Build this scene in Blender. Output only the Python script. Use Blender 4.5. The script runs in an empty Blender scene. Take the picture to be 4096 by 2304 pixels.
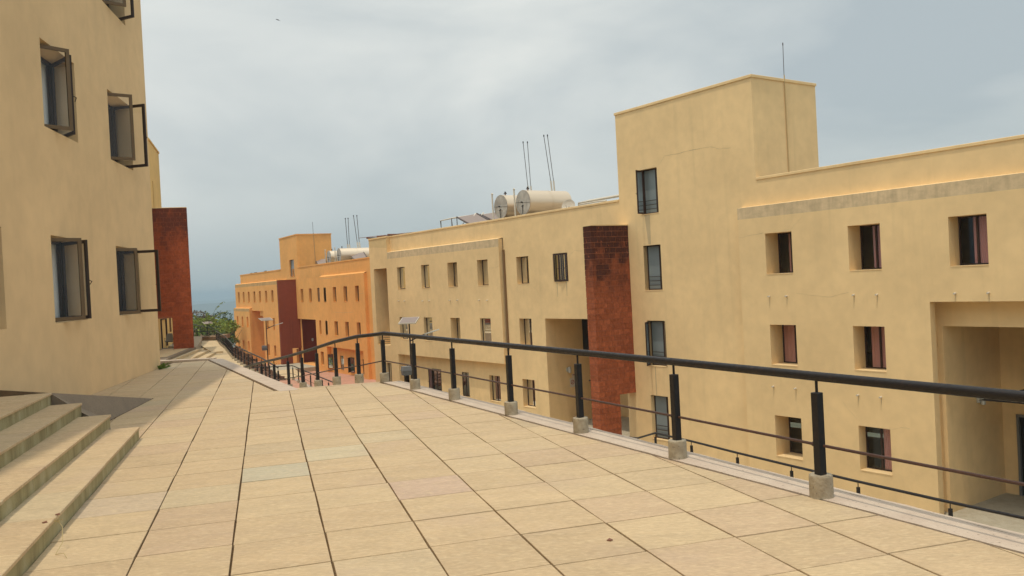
import bpy, bmesh, math, random
from mathutils import Vector, Matrix
random.seed(7)
sc = bpy.context.scene
col = sc.collection
R = math.radians

# ------------------------------------------------------------------ camera
cd = bpy.data.cameras.new('camera'); cam = bpy.data.objects.new('camera', cd); col.objects.link(cam)
cd.sensor_width = 36.0; cd.lens = 36.0 * 3381.0 / 4096.0
cd.clip_start = 0.05; cd.clip_end = 30000
_p, _r = R(-0.54), R(-2.94)
_f = Vector((0, math.cos(_p), math.sin(_p))); _u0 = Vector((0, -math.sin(_p), math.cos(_p))); _r0 = Vector((1, 0, 0))
_R = math.cos(_r) * _r0 + math.sin(_r) * _u0; _U = -math.sin(_r) * _r0 + math.cos(_r) * _u0
m3 = Matrix((_R, _U, -_f)).transposed()
cam.matrix_world = Matrix.Translation((0, 0, 1.72)) @ m3.to_4x4()
sc.camera = cam

# ------------------------------------------------------------------ light
SUN = Vector((-0.165, -0.200, 1.0)).normalized()
EL = math.asin(SUN.z); AZ = math.atan2(SUN.x, SUN.y)
w = bpy.data.worlds.new('World'); sc.world = w; w.use_nodes = True
nt = w.node_tree; nt.nodes.clear()
def nn(t, **k):
    n = nt.nodes.new(t)
    for a, b in k.items(): setattr(n, a, b)
    return n
def lk(a, b): nt.links.new(a, b)
out = nn('ShaderNodeOutputWorld'); bg = nn('ShaderNodeBackground'); bg.inputs['Strength'].default_value = 0.10
lk(bg.outputs[0], out.inputs[0])
sky = nn('ShaderNodeTexSky', sky_type='NISHITA'); sky.sun_disc = False
sky.sun_elevation = EL; sky.sun_rotation = AZ; sky.altitude = 300; sky.air_density = 1.0; sky.dust_density = 4.0; sky.ozone_density = 1.5
tc = nn('ShaderNodeTexCoord')
mp = nn('ShaderNodeMapping'); mp.inputs['Scale'].default_value = (1.0, 1.0, 2.6); mp.inputs['Location'].default_value = (0.35, 0.2, 0.15)
lk(tc.outputs['Generated'], mp.inputs[0])
n1 = nn('ShaderNodeTexNoise'); n1.inputs['Scale'].default_value = 1.7; n1.inputs['Detail'].default_value = 7; n1.inputs['Roughness'].default_value = 0.5; n1.inputs['Distortion'].default_value = 0.35
lk(mp.outputs[0], n1.inputs['Vector'])
cr = nn('ShaderNodeValToRGB'); cr.color_ramp.elements[0].position = 0.36; cr.color_ramp.elements[1].position = 0.66
cr.color_ramp.elements[0].color = (0, 0, 0, 1); cr.color_ramp.elements[1].color = (1, 1, 1, 1)
lk(n1.outputs[0], cr.inputs[0])
veil = nn('ShaderNodeMix', data_type='RGBA'); veil.inputs[0].default_value = 0.80       # milky haze over the whole sky
lk(sky.outputs[0], veil.inputs[6]); veil.inputs[7].default_value = (7.2, 8.1, 8.3, 1)
cl = nn('ShaderNodeMix', data_type='RGBA'); lk(cr.outputs[0], cl.inputs[0]); lk(veil.outputs[2], cl.inputs[6]); cl.inputs[7].default_value = (11.0, 11.3, 10.8, 1)
# thicker blue-grey haze low over the horizon
sz = nn('ShaderNodeSeparateXYZ'); lk(tc.outputs['Generated'], sz.inputs[0]); hzr = nn('ShaderNodeMapRange'); hzr.inputs[1].default_value = 0.0; hzr.inputs[2].default_value = 0.22; hzr.inputs[3].default_value = 1.0; hzr.inputs[4].default_value = 0.0
lk(sz.outputs[2], hzr.inputs[0]); hp2 = nn('ShaderNodeMath', operation='POWER'); lk(hzr.outputs[0], hp2.inputs[0]); hp2.inputs[1].default_value = 1.6
hzm = nn('ShaderNodeMix', data_type='RGBA'); lk(hp2.outputs[0], hzm.inputs[0]); lk(cl.outputs[2], hzm.inputs[6]); hzm.inputs[7].default_value = (5.6, 6.6, 6.8, 1)
# hazy air: the sky brightens broadly towards the high sun, raised to add ambient fill
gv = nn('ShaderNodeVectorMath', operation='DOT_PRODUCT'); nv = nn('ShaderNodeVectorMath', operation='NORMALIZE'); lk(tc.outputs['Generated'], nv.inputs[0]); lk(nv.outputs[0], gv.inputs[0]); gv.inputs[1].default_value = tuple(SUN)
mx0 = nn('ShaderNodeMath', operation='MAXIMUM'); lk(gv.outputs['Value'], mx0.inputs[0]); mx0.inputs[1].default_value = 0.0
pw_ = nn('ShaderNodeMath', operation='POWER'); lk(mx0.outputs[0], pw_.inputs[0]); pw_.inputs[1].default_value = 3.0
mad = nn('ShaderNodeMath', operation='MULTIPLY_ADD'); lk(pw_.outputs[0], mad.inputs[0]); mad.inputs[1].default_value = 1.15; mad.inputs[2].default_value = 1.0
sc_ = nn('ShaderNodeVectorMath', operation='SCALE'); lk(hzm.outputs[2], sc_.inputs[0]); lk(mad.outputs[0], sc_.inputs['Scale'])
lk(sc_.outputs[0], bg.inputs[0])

sd = bpy.data.lights.new('sun', 'SUN'); sd.energy = 2.45; sd.angle = R(0.9); sd.color = (1.0, 0.90, 0.74)
sun = bpy.data.objects.new('sun', sd); col.objects.link(sun); sun.rotation_euler = (-SUN).to_track_quat('-Z', 'Y').to_euler()
vs = sc.view_settings; vs.view_transform = 'Standard'; vs.look = 'None'; vs.exposure = -0.42; vs.gamma = 1; vs.use_curve_mapping = False
sc.render.engine = 'CYCLES'; sc.cycles.use_denoising = True
sc.cycles.max_bounces = 8; sc.cycles.diffuse_bounces = 4; sc.cycles.glossy_bounces = 3; sc.cycles.transparent_max_bounces = 10; sc.cycles.volume_bounces = 1
sc.cycles.caustics_reflective = False; sc.cycles.caustics_refractive = False

# ------------------------------------------------------------------ materials
MATS = {}
def mat(name, rgb, rough=0.85, metal=0.0, spec=0.3):
    if name in MATS: return MATS[name]
    m = bpy.data.materials.new(name); m.use_nodes = True; b = m.node_tree.nodes['Principled BSDF']
    b.inputs['Base Color'].default_value = (*rgb, 1); b.inputs['Roughness'].default_value = rough; b.inputs['Metallic'].default_value = metal
    b.inputs['Specular IOR Level'].default_value = spec
    MATS[name] = m; return m
class NB:
    """small helper to grow a node tree on a Principled material"""
    def __init__(s, m): s.m = m; s.t = m.node_tree; s.b = s.t.nodes['Principled BSDF']; s.pos = s.t.nodes.new('ShaderNodeNewGeometry').outputs['Position']
    def map(s, scale, rot=(0, 0, 0), vec=None):
        n = s.t.nodes.new('ShaderNodeMapping'); n.inputs['Scale'].default_value = scale; n.inputs['Rotation'].default_value = rot
        s.t.links.new(vec or s.pos, n.inputs[0]); return n.outputs[0]
    def noise(s, scale, detail=4, vec=None, rough=0.55, dist=0.0):
        n = s.t.nodes.new('ShaderNodeTexNoise'); n.inputs['Scale'].default_value = scale; n.inputs['Detail'].default_value = detail
        n.inputs['Roughness'].default_value = rough; n.inputs['Distortion'].default_value = dist
        s.t.links.new(vec or s.pos, n.inputs['Vector']); return n.outputs[0]
    def ramp(s, fac, stops):
        n = s.t.nodes.new('ShaderNodeValToRGB'); e = n.color_ramp.elements
        while len(e) < len(stops): e.new(0.5)
        for k, (p, c) in enumerate(stops):
            e[k].position = p; e[k].color = (c, c, c, 1) if isinstance(c, (int, float)) else (*c, 1)
        s.t.links.new(fac, n.inputs[0]); return n.outputs[0]
    def mix(s, fac, a, b, mode='MIX'):
        n = s.t.nodes.new('ShaderNodeMix'); n.data_type = 'RGBA'; n.blend_type = mode
        for i, v in ((0, fac), (6, a), (7, b)):
            if hasattr(v, 'is_linked') or hasattr(v, 'links'): s.t.links.new(v, n.inputs[i])
            elif isinstance(v, (int, float)): n.inputs[i].default_value = v
            else: n.inputs[i].default_value = (*v, 1)
        return n.outputs[2]
    def color(s, c): s.t.links.new(c, s.b.inputs['Base Color'])
    def bump(s, h, strength=0.3, dist=0.01):
        n = s.t.nodes.new('ShaderNodeBump'); n.inputs['Strength'].default_value = strength; n.inputs['Distance'].default_value = dist
        s.t.links.new(h, n.inputs['Height']); s.t.links.new(n.outputs[0], s.b.inputs['Normal'])

def plaster(name, rgb, stain=(0.25, 0.2, 0.12), amt=0.10, band=0.0):
    m = mat(name, rgb, 0.9, 0, 0.2); b = NB(m)
    big = b.ramp(b.noise(0.35, 5), [(0.3, 0.90), (0.7, 1.06)])
    c = b.mix(1.0, rgb, big, 'MULTIPLY')
    streak = b.ramp(b.noise(1.0, 4, b.map((2.6, 2.6, 0.16))), [(0.56, 0.0), (0.80, 1.0)])
    f = b.mix(1.0, streak, (amt * 2.2,) * 3, 'MULTIPLY'); c = b.mix(f, c, stain)
    mid = b.ramp(b.noise(2.3, 6), [(0.35, 0.955), (0.65, 1.03)]); c = b.mix(1.0, c, mid, 'MULTIPLY')
    if band > 0:
        mo = b.ramp(b.noise(3.2, 8, b.map((1, 1, 1.3)), 0.68), [(0.40, 0.0), (0.72, 1.0)])
        st2 = b.ramp(b.noise(1.0, 5, b.map((5, 5, 0.5)), 0.6), [(0.45, 0.0), (0.7, 1.0)])
        c = b.mix(b.mix(1.0, mo, (band,) * 3, 'MULTIPLY'), c, (0.14, 0.12, 0.065)); c = b.mix(b.mix(1.0, st2, (band * 0.6,) * 3, 'MULTIPLY'), c, (0.17, 0.14, 0.08))
        c = b.mix(0.10, c, (0.22, 0.19, 0.11))
    b.color(c); b.bump(b.noise(45, 4), 0.25, 0.006)
    return m
CREAM = (0.83, 0.60, 0.315); ORANGE = (0.86, 0.43, 0.135); SAND = (0.80, 0.575, 0.32)
M_cream = plaster('cream_plaster', CREAM, stain=(0.5, 0.38, 0.2), amt=0.10)
M_creamband = plaster('stained_cream_plaster', (0.78, 0.59, 0.36), amt=0.15, band=0.30)
M_orange = plaster('orange_plaster', ORANGE, (0.5, 0.25, 0.07), amt=0.10)
M_orangeband = plaster('stained_orange_plaster', (0.74, 0.44, 0.18), (0.3, 0.2, 0.08), amt=0.2, band=0.4)
M_sand = plaster('sand_plaster', SAND, stain=(0.5, 0.36, 0.2), amt=0.06)
M_red = plaster('smooth_red_plaster', (0.25, 0.062, 0.032), (0.10, 0.03, 0.02), amt=0.2)
M_yellow = plaster('yellow_plaster', (0.82, 0.55, 0.20), amt=0.05)

def laterite(name, base, dark, top):
    m = mat(name, base, 0.95, 0, 0.1); b = NB(m)
    oi = b.t.nodes.new('ShaderNodeObjectInfo')
    v = b.ramp(oi.outputs['Random'], [(0.0, 0.84), (0.5, 0.99), (1.0, 1.12)])
    c = b.mix(1.0, base, v, 'MULTIPLY')
    n = b.ramp(b.noise(7, 7, rough=0.65), [(0.33, 0.70), (0.68, 1.22)]); c = b.mix(1.0, c, n, 'MULTIPLY')
    # black mould that the weather left on the upper part of the pier
    sx = b.t.nodes.new('ShaderNodeSeparateXYZ'); b.t.links.new(b.pos, sx.inputs[0])
    mr = b.t.nodes.new('ShaderNodeMapRange'); mr.inputs[1].default_value = top - 5.0; mr.inputs[2].default_value = top; b.t.links.new(sx.outputs[2], mr.inputs[0])
    mo = b.noise(1.6, 6, b.map((1, 1, 0.55)), 0.6)
    ma = b.t.nodes.new('ShaderNodeMath'); ma.operation = 'MULTIPLY'; b.t.links.new(mr.outputs[0], ma.inputs[0]); b.t.links.new(mo, ma.inputs[1])
    mb = b.t.nodes.new('ShaderNodeMath'); mb.operation = 'MULTIPLY_ADD'; b.t.links.new(oi.outputs['Random'], mb.inputs[0]); mb.inputs[1].default_value = 0.13; b.t.links.new(ma.outputs[0], mb.inputs[2])
    f = b.ramp(mb.outputs[0], [(0.26, 0.0), (0.46, 0.88)])
    c = b.mix(f, c, dark)
    fk = b.ramp(b.noise(9, 5, b.map((1.5, 1.5, 0.55)), 0.6), [(0.60, 0.0), (0.70, 0.75)]); c = b.mix(fk, c, tuple(x * 1.55 for x in base))
    hp_ = b.ramp(b.noise(16, 4, b.map((0.6, 0.6, 2.0)), 0.6), [(0.66, 0.0), (0.74, 0.8)]); c = b.mix(hp_, c, (0.05, 0.02, 0.015))
    b.color(c); b.bump(b.noise(30, 6, rough=0.7), 0.8, 0.02); return m
M_lat = laterite('laterite_block', (0.37, 0.108, 0.048), (0.045, 0.020, 0.017), 3.9)
M_lat2 = laterite('laterite_block_far', (0.34, 0.085, 0.034), (0.10, 0.03, 0.02), 7.6)
M_latjoint = mat('laterite_joint', (0.33, 0.125, 0.068), 1.0, 0, 0.05)

def stone(name, objcol=True, base=(0.5, 0.4, 0.25)):
    m = mat(name, base, 0.72, 0, 0.35); b = NB(m)
    if objcol:
        oi = b.t.nodes.new('ShaderNodeObjectInfo'); c0 = oi.outputs['Color']
    else: c0 = base
    v = b.map((0.9, 2.2, 1), (0, 0, R(-12)))
    c = b.mix(1.0, c0, b.ramp(b.noise(2.2, 6, v, 0.6, 0.6), [(0.3, 0.90), (0.7, 1.07)]), 'MULTIPLY')
    c = b.mix(1.0, c, b.ramp(b.noise(22, 5, v, 0.6), [(0.36, 0.90), (0.66, 1.08)]), 'MULTIPLY')
    c = b.mix(b.ramp(b.noise(11, 6, v, 0.65), [(0.52, 0.0), (0.70, 0.55)]), c, (0.64, 0.50, 0.30))
    pk = b.ramp(b.noise(1.1, 3, rough=0.5), [(0.55, 0.0), (0.75, 0.35)]); c = b.mix(pk, c, (0.47, 0.34, 0.245))
    sp = b.ramp(b.noise(70, 2), [(0.70, 0.0), (0.76, 0.5)]); c = b.mix(sp, c, (0.22, 0.15, 0.08))
    fl = b.ramp(b.noise(26, 3, b.map((0.35, 1.6, 1), (0, 0, R(-12))), 0.5), [(0.66, 0.0), (0.74, 0.55)]); c = b.mix(fl, c, (0.33, 0.23, 0.13))
    b.color(c)
    b.t.links.new(b.ramp(b.noise(9, 4), [(0.3, 0.6), (0.7, 0.85)]), b.b.inputs['Roughness'])
    b.bump(b.noise(9, 8, v, 0.62), 0.35, 0.012); return m
M_tile = stone('paving_stone'); M_slab = stone('step_stone')
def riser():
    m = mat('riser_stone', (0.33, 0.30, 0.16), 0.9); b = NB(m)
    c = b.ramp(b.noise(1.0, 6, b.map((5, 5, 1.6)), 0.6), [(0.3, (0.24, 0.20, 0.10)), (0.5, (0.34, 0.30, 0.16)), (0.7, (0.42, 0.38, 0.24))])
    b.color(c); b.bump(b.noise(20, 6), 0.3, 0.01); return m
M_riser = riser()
def concrete(name, rgb, rgb2, sc_=6, bs=0.5):
    m = mat(name, rgb, 0.93, 0, 0.2); b = NB(m)
    c = b.ramp(b.noise(sc_, 7, rough=0.62), [(0.32, rgb2), (0.62, rgb)])
    pit = b.ramp(b.noise(38, 3), [(0.62, 0.0), (0.70, 0.7)]); c = b.mix(pit, c, tuple(x * 0.45 for x in rgb2))
    b.color(c); b.bump(b.noise(26, 6, rough=0.65), bs, 0.012); return m
M_curb = concrete('curb_screed', (0.56, 0.455, 0.355), (0.49, 0.385, 0.30), 4, 0.35)
M_footing = concrete('footing_concrete', (0.44, 0.38, 0.28), (0.32, 0.26, 0.18), 9, 0.9)
M_conc = concrete('old_concrete', (0.40, 0.34, 0.25), (0.28, 0.23, 0.16))
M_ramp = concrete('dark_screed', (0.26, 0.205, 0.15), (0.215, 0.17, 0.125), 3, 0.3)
M_pink = concrete('pink_screed', (0.52, 0.27, 0.19), (0.42, 0.24, 0.16), 1.5)
M_path = concrete('path_screed', (0.60, 0.47, 0.29), (0.50, 0.38, 0.23), 1.2)
M_floor = concrete('grey_floor', (0.46, 0.41, 0.31), (0.38, 0.33, 0.24), 4)
M_joint = concrete('joint_mortar', (0.16, 0.10, 0.05), (0.06, 0.038, 0.02), 22)
def steel(name, rgb, rust=0.25):
    m = mat(name, rgb, 0.42, 0.0, 0.3); b = NB(m)
    c = b.mix(b.ramp(b.noise(14, 6, rough=0.65), [(0.55, 0.0), (0.72, rust)]), rgb, (0.11, 0.05, 0.03)); b.color(c)
    b.t.links.new(b.ramp(b.noise(30, 4), [(0.3, 0.32), (0.7, 0.6)]), b.b.inputs['Roughness']); b.bump(b.noise(60, 3), 0.15, 0.002); return m
M_rail = steel('black_painted_steel', (0.017, 0.015, 0.016)); M_midrail = steel('rusty_brown_steel', (0.075, 0.04, 0.032), 0.6)
M_frame = mat('dark_brown_window_steel', (0.055, 0.030, 0.022), 0.5); M_frame2 = mat('bronze_sash', (0.17, 0.115, 0.065), 0.5, 0.3)
M_sashdark = mat('dark_sash', (0.045, 0.028, 0.02), 0.45)
M_curtain = mat('pink_curtain', (0.52, 0.25, 0.23), 0.95); M_curtain2 = mat('tan_blind', (0.60, 0.44, 0.31), 0.9)
M_dark = mat('dark_room', (0.025, 0.02, 0.018), 0.95); M_skypane = mat('painted_sky_pane', (0.22, 0.26, 0.27), 0.3, 0, 0.4)  # sky reflection is painted into the stair panes' blue-grey colour
M_palerefl = mat('pale_reflection_sheet', (0.80, 0.84, 0.86), 0.9); M_inner = mat('pale_inner_wall', (0.42, 0.45, 0.46), 0.9)
M_white = mat('white_painted_pipe', (0.62, 0.56, 0.46), 0.6); M_alu = mat('aluminium_cladding', (0.84, 0.68, 0.50), 0.36, 0.7)
def tankface():
    m = mat('tank_end_sheet', (0.50, 0.47, 0.41), 0.55, 0.35); b = NB(m)
    b.color(b.ramp(b.noise(2.5, 5, dist=0.8), [(0.35, (0.38, 0.35, 0.31)), (0.65, (0.58, 0.55, 0.49))])); b.bump(b.noise(3, 3), 0.4, 0.05); return m
M_tankend = tankface()
M_panel = mat('solar_cell_sheet', (0.27, 0.215, 0.19), 0.7, 0, 0.15); M_pframe = mat('panel_frame', (0.55, 0.48, 0.38), 0.5, 0.4)
M_blackp = mat('black_fitting', (0.03, 0.028, 0.028), 0.6); M_rust = steel('rusty_sheet', (0.20, 0.085, 0.05), 0.7)
M_pole = steel('dark_pole_paint', (0.05, 0.033, 0.03)); M_grey = mat('grey_box', (0.17, 0.17, 0.17), 0.6)
M_lamphead = mat('grey_lamp_head', (0.42, 0.40, 0.34), 0.5, 0.3); M_sign = mat('white_sign', (0.62, 0.56, 0.47), 0.6); M_signred = mat('sign_red', (0.30, 0.03, 0.02), 0.6)
M_signblack = mat('sign_black', (0.03, 0.025, 0.02), 0.6); M_walllamp = mat('silver_lamp', (0.52, 0.54, 0.52), 0.4, 0.4); M_grime = plaster('grime_stain', (0.56, 0.43, 0.25), amt=0.05)
M_patch = plaster('repainted_cream_plaster', (0.72, 0.53, 0.27), amt=0.05); M_greychair = mat('chair_shell', (0.30, 0.33, 0.33), 0.6); M_bird = mat('bird_feather', (0.03, 0.03, 0.035), 0.8)
M_pipebrown = mat('brown_downpipe', (0.22, 0.13, 0.06), 0.7); M_cablepaint = mat('painted_conduit', (0.50, 0.36, 0.18), 0.8); M_dish = mat('dish_white', (0.62, 0.55, 0.45), 0.6)
def glass():
    m = bpy.data.materials.new('window_glass'); m.use_nodes = True; t = m.node_tree; t.nodes.clear()
    o = t.nodes.new('ShaderNodeOutputMaterial'); a = t.nodes.new('ShaderNodeBsdfTransparent'); a.inputs[0].default_value = (0.96, 0.96, 0.95, 1)
    g = t.nodes.new('ShaderNodeBsdfGlossy'); g.inputs['Roughness'].default_value = 0.03; g.inputs['Color'].default_value = (0.9, 0.95, 1, 1)
    f = t.nodes.new('ShaderNodeFresnel'); f.inputs[0].default_value = 1.42; mx = t.nodes.new('ShaderNodeMixShader')
    t.links.new(f.outputs[0], mx.inputs[0]); t.links.new(a.outputs[0], mx.inputs[1]); t.links.new(g.outputs[0], mx.inputs[2]); t.links.new(mx.outputs[0], o.inputs[0]); return m
M_glass = glass()
def leafmat(name, a, b_, c_):
    m = mat(name, a, 0.7, 0, 0.2); b = NB(m)
    b.color(b.ramp(b.noise(0.9, 5, rough=0.7), [(0.3, a), (0.5, b_), (0.72, c_)])); b.b.inputs['Subsurface Weight'].default_value = 0; return m
M_leaf = leafmat('leaf_green', (0.05, 0.09, 0.015), (0.11, 0.18, 0.03), (0.20, 0.27, 0.05))
M_leafd = leafmat('leaf_dark', (0.025, 0.048, 0.018), (0.05, 0.085, 0.028), (0.08, 0.12, 0.045))
M_leafy = leafmat('leaf_yellow', (0.10, 0.15, 0.025), (0.20, 0.26, 0.04), (0.30, 0.33, 0.08))
M_dry = leafmat('dry_bush', (0.10, 0.08, 0.06), (0.16, 0.13, 0.10), (0.22, 0.19, 0.13))
M_bark = mat('bark', (0.11, 0.085, 0.065), 0.95); M_grass = leafmat('hill_scrub', (0.05, 0.065, 0.02), (0.11, 0.12, 0.04), (0.20, 0.17, 0.09))
M_rock = concrete('laterite_rubble', (0.22, 0.115, 0.07), (0.13, 0.065, 0.04), 3, 1.0)
M_soil = concrete('dry_soil', (0.30, 0.20, 0.12), (0.22, 0.14, 0.08), 1.0)
M_plain = leafmat('far_plain', (0.06, 0.075, 0.05), (0.08, 0.09, 0.06), (0.10, 0.11, 0.07))

# ------------------------------------------------------------------ mesh builder
WL = {}                                                # world location of every object that may parent
class MB:
    def __init__(s): s.v = []; s.f = []; s.m = []; s.mats = []
    def _mi(s, m):
        if m is None: return 0
        if m not in s.mats: s.mats.append(m)
        return s.mats.index(m)
    def face(s, pts, m=None):
        k = len(s.v); s.v += [tuple(p) for p in pts]; s.f.append(tuple(range(k, k + len(pts)))); s.m.append(s._mi(m)); return s
    def box8(s, p, m=None):                            # p: 4 bottom then 4 top
        k = len(s.v); s.v += [tuple(q) for q in p]
        for f in ((3, 2, 1, 0), (4, 5, 6, 7), (0, 1, 5, 4), (1, 2, 6, 5), (2, 3, 7, 6), (3, 0, 4, 7)): s.f.append(tuple(k + i for i in f)); s.m.append(s._mi(m))
        return s
    def box(s, fr, a, b, m=None):                      # in frame coordinates (s,t,z)
        (s0, t0, z0), (s1, t1, z1) = a, b
        return s.box8([fr(s0, t0, z0), fr(s1, t0, z0), fr(s1, t1, z0), fr(s0, t1, z0), fr(s0, t0, z1), fr(s1, t0, z1), fr(s1, t1, z1), fr(s0, t1, z1)], m)
    def tube(s, path, r, n=10, m=None, r2=None, cap=True):
        P = [Vector(p) for p in path]; rings = []
        for i, p in enumerate(P):
            d = (P[min(i + 1, len(P) - 1)] - P[max(i - 1, 0)]).normalized()
            x = d.cross(Vector((0, 0, 1)))
            if x.length < 1e-3: x = Vector((1, 0, 0))
            x.normalize(); y = x.cross(d); rr = r + ((r2 if r2 is not None else r) - r) * i / max(1, len(P) - 1)
            k = len(s.v); s.v += [tuple(p + rr * (math.cos(2 * math.pi * j / n) * x + math.sin(2 * math.pi * j / n) * y)) for j in range(n)]; rings.append(k)
        for a, b in zip(rings, rings[1:]):
            for j in range(n): s.f.append((a + j, a + (j + 1) % n, b + (j + 1) % n, b + j)); s.m.append(s._mi(m))
        if cap:
            s.f.append(tuple(rings[0] + j for j in reversed(range(n)))); s.m.append(s._mi(m)); s.f.append(tuple(rings[-1] + j for j in range(n))); s.m.append(s._mi(m))
        return s
    def build(s, name, m=None, parent=None, origin=None, smooth=False, bevel=0, kind=None, **tags):
        if m is not None and not s.mats: s.mats = [m]
        xs = [p[0] for p in s.v]; ys = [p[1] for p in s.v]; zs = [p[2] for p in s.v]
        c = Vector(origin) if origin is not None else Vector(((min(xs) + max(xs)) / 2, (min(ys) + max(ys)) / 2, min(zs)))
        me = bpy.data.meshes.new(name); me.from_pydata([tuple(Vector(p) - c) for p in s.v], [], s.f)
        for mm in s.mats: me.materials.append(mm)
        if len(s.mats) > 1: me.polygons.foreach_set('material_index', s.m)
        if smooth: me.polygons.foreach_set('use_smooth', [True] * len(me.polygons))
        me.update()
        o = bpy.data.objects.new(name, me); col.objects.link(o)
        pw = WL[parent] if parent is not None else Vector((0, 0, 0))
        o.location = c - pw; WL[o] = c
        if parent is not None: o.parent = parent
        if bevel:
            md = o.modifiers.new('bevel', 'BEVEL'); md.width = bevel; md.segments = 1; md.limit_method = 'ANGLE'
        if smooth:
            try: me.set_sharp_from_angle(angle=R(40))
            except Exception: pass
        if kind: o['kind'] = kind
        for k, v in tags.items(): o[k] = v
        return o
def empty(name, loc, label=None, category=None, group=None, kind=None):
    o = bpy.data.objects.new(name, None); col.objects.link(o); o.location = loc; WL[o] = Vector(loc); o.empty_display_size = 0.3
    if label: o['label'] = label
    if category: o['category'] = category
    if group: o['group'] = group
    if kind: o['kind'] = kind
    return o
class Frame:
    """s runs along the wall, t out of it, z up"""
    def __init__(s, origin, heading, side):
        h = R(heading); s.o = Vector((origin[0], origin[1], 0)); s.a = Vector((math.sin(h), math.cos(h), 0))
        s.n = Vector((-math.cos(h), math.sin(h), 0)) if side < 0 else Vector((math.cos(h), -math.sin(h), 0))
    def __call__(s, a, t, z): return s.o + s.a * a + s.n * t + Vector((0, 0, z))
FA = Frame((0, 0), -34.63, -1); FA.o = -FA.n * 25.0
FB = Frame((0, 0), -29.88, -1); FB.o = -FB.n * 25.5
FL = Frame((-8.78, 20.89), -9.72, +1)
F2 = Frame((-22.30, 52.91), -16.5, +1)
FG = Frame((0, 0), -16.3, +1)          # paving grid: s = v (forward), t = u (to the right)

def wall(mb, fr, t, s0, s1, z0, z1, holes, m, bands=()):
    """front skin with rectangular holes; holes = (sa, sb, za, zb, depth) get jambs, sill and head"""
    S = sorted({s0, s1, *[x for h in holes for x in h[:2] if s0 < x < s1]}); Z = sorted({z0, z1, *[x for h in holes for x in h[2:4] if z0 < x < z1], *[b for b in bands if z0 < b < z1]})
    for a, b in zip(S, S[1:]):
        run = None
        for c, d in zip(Z, Z[1:]):
            ms, mz = (a + b) / 2, (c + d) / 2
            solid = not any(h[0] < ms < h[1] and h[2] < mz < h[3] for h in holes)
            if solid: mb.face([fr(a, t, c), fr(b, t, c), fr(b, t, d), fr(a, t, d)], m)
    for (a, b, c, d, dep) in holes:
        a0, b0, c0, d0 = max(a, s0), min(b, s1), max(c, z0), min(d, z1); u = t - dep
        if a > s0 - 1e-6: mb.face([fr(a, t, c0), fr(a, u, c0), fr(a, u, d0), fr(a, t, d0)], m)
        if b < s1 + 1e-6: mb.face([fr(b, t, c0), fr(b, u, c0), fr(b, u, d0), fr(b, t, d0)], m)
        if d < z1 + 1e-6: mb.face([fr(a0, t, d), fr(b0, t, d), fr(b0, u, d), fr(a0, u, d)], m)
        if c > z0 - 1e-6: mb.face([fr(a0, t, c), fr(b0, t, c), fr(b0, u, c), fr(a0, u, c)], m)

def window(bld, fr, sR, sL, zb, zt, tf, style='curtain', detail=True):
    """sR..sL along the wall, frame standing at depth tf. The frame is the part, panes and curtain its sub-parts."""
    fw = 0.055 if style == 'stair' else 0.045; th = 0.035; f = MB()
    f.box(fr, (sR, tf - th, zb), (sL, tf, zb + fw)); f.box(fr, (sR, tf - th, zt - fw), (sL, tf, zt))
    f.box(fr, (sR, tf - th, zb + fw), (sR + fw, tf, zt - fw)); f.box(fr, (sL - fw, tf - th, zb + fw), (sL, tf, zt - fw))
    mids = []
    if style not in ('stair', 'blind'):
        sm = (sR + sL) / 2; f.box(fr, (sm - 0.03, tf - th - 0.003, zb + fw), (sm + 0.03, tf + 0.003, zt - fw)); mids = [sm]
    w_ = f.build('window', M_frame, bld)
    edges = [sR + fw] + [x for s_ in mids for x in (s_ - 0.03, s_ + 0.03)] + [sL - fw]
    for a, b in zip(edges[::2], edges[1::2]):
        g = MB(); g.face([fr(a, tf - 0.02, zb + fw), fr(b, tf - 0.02, zb + fw), fr(b, tf - 0.02, zt - fw), fr(a, tf - 0.02, zt - fw)]); g.build('pane', M_skypane if style == 'stair' else M_glass, w_)
    if style == 'stair': g = MB(); g.box(fr, (sR + fw, tf - 0.02, zb + fw), (sR + 0.30 * (sL - sR), tf + 0.004, zt - fw)); g.build('unlit_opening_panel', M_sashdark, w_)  # dark panel stands for the unlit interior in the open part
    if style in ('curtain', 'blind'):
        c = MB(); n = 14; sa, sb = sR + 0.02, sL - 0.02
        if style == 'curtain' : sb = sR + (sL - sR) * random.choice((0.45, 0.62, 0.8, 0.97))
        for k in range(n):
            s0, s1 = sa + (sb - sa) * k / n, sa + (sb - sa) * (k + 1) / n
            t0, t1 = tf - 0.05 - 0.015 * (k % 2), tf - 0.05 - 0.015 * ((k + 1) % 2)
            c.face([fr(s0, t0, zb + 0.03), fr(s1, t1, zb + 0.03), fr(s1, t1, zt), fr(s0, t0, zt)])
        c.build('curtain', M_curtain if style == 'curtain' else M_curtain2, w_)
    if style == 'stair':
        g = MB()
        for k in (0.10, 0.19, 0.28): zz = zb + (zt - zb) * k * 1.05; g.box(fr, (sR + fw, tf + 0.005, zz), (sL - fw, tf + 0.02, zz + 0.022))
        g.build('grille_bar', M_sashdark, w_)
    return w_
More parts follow.
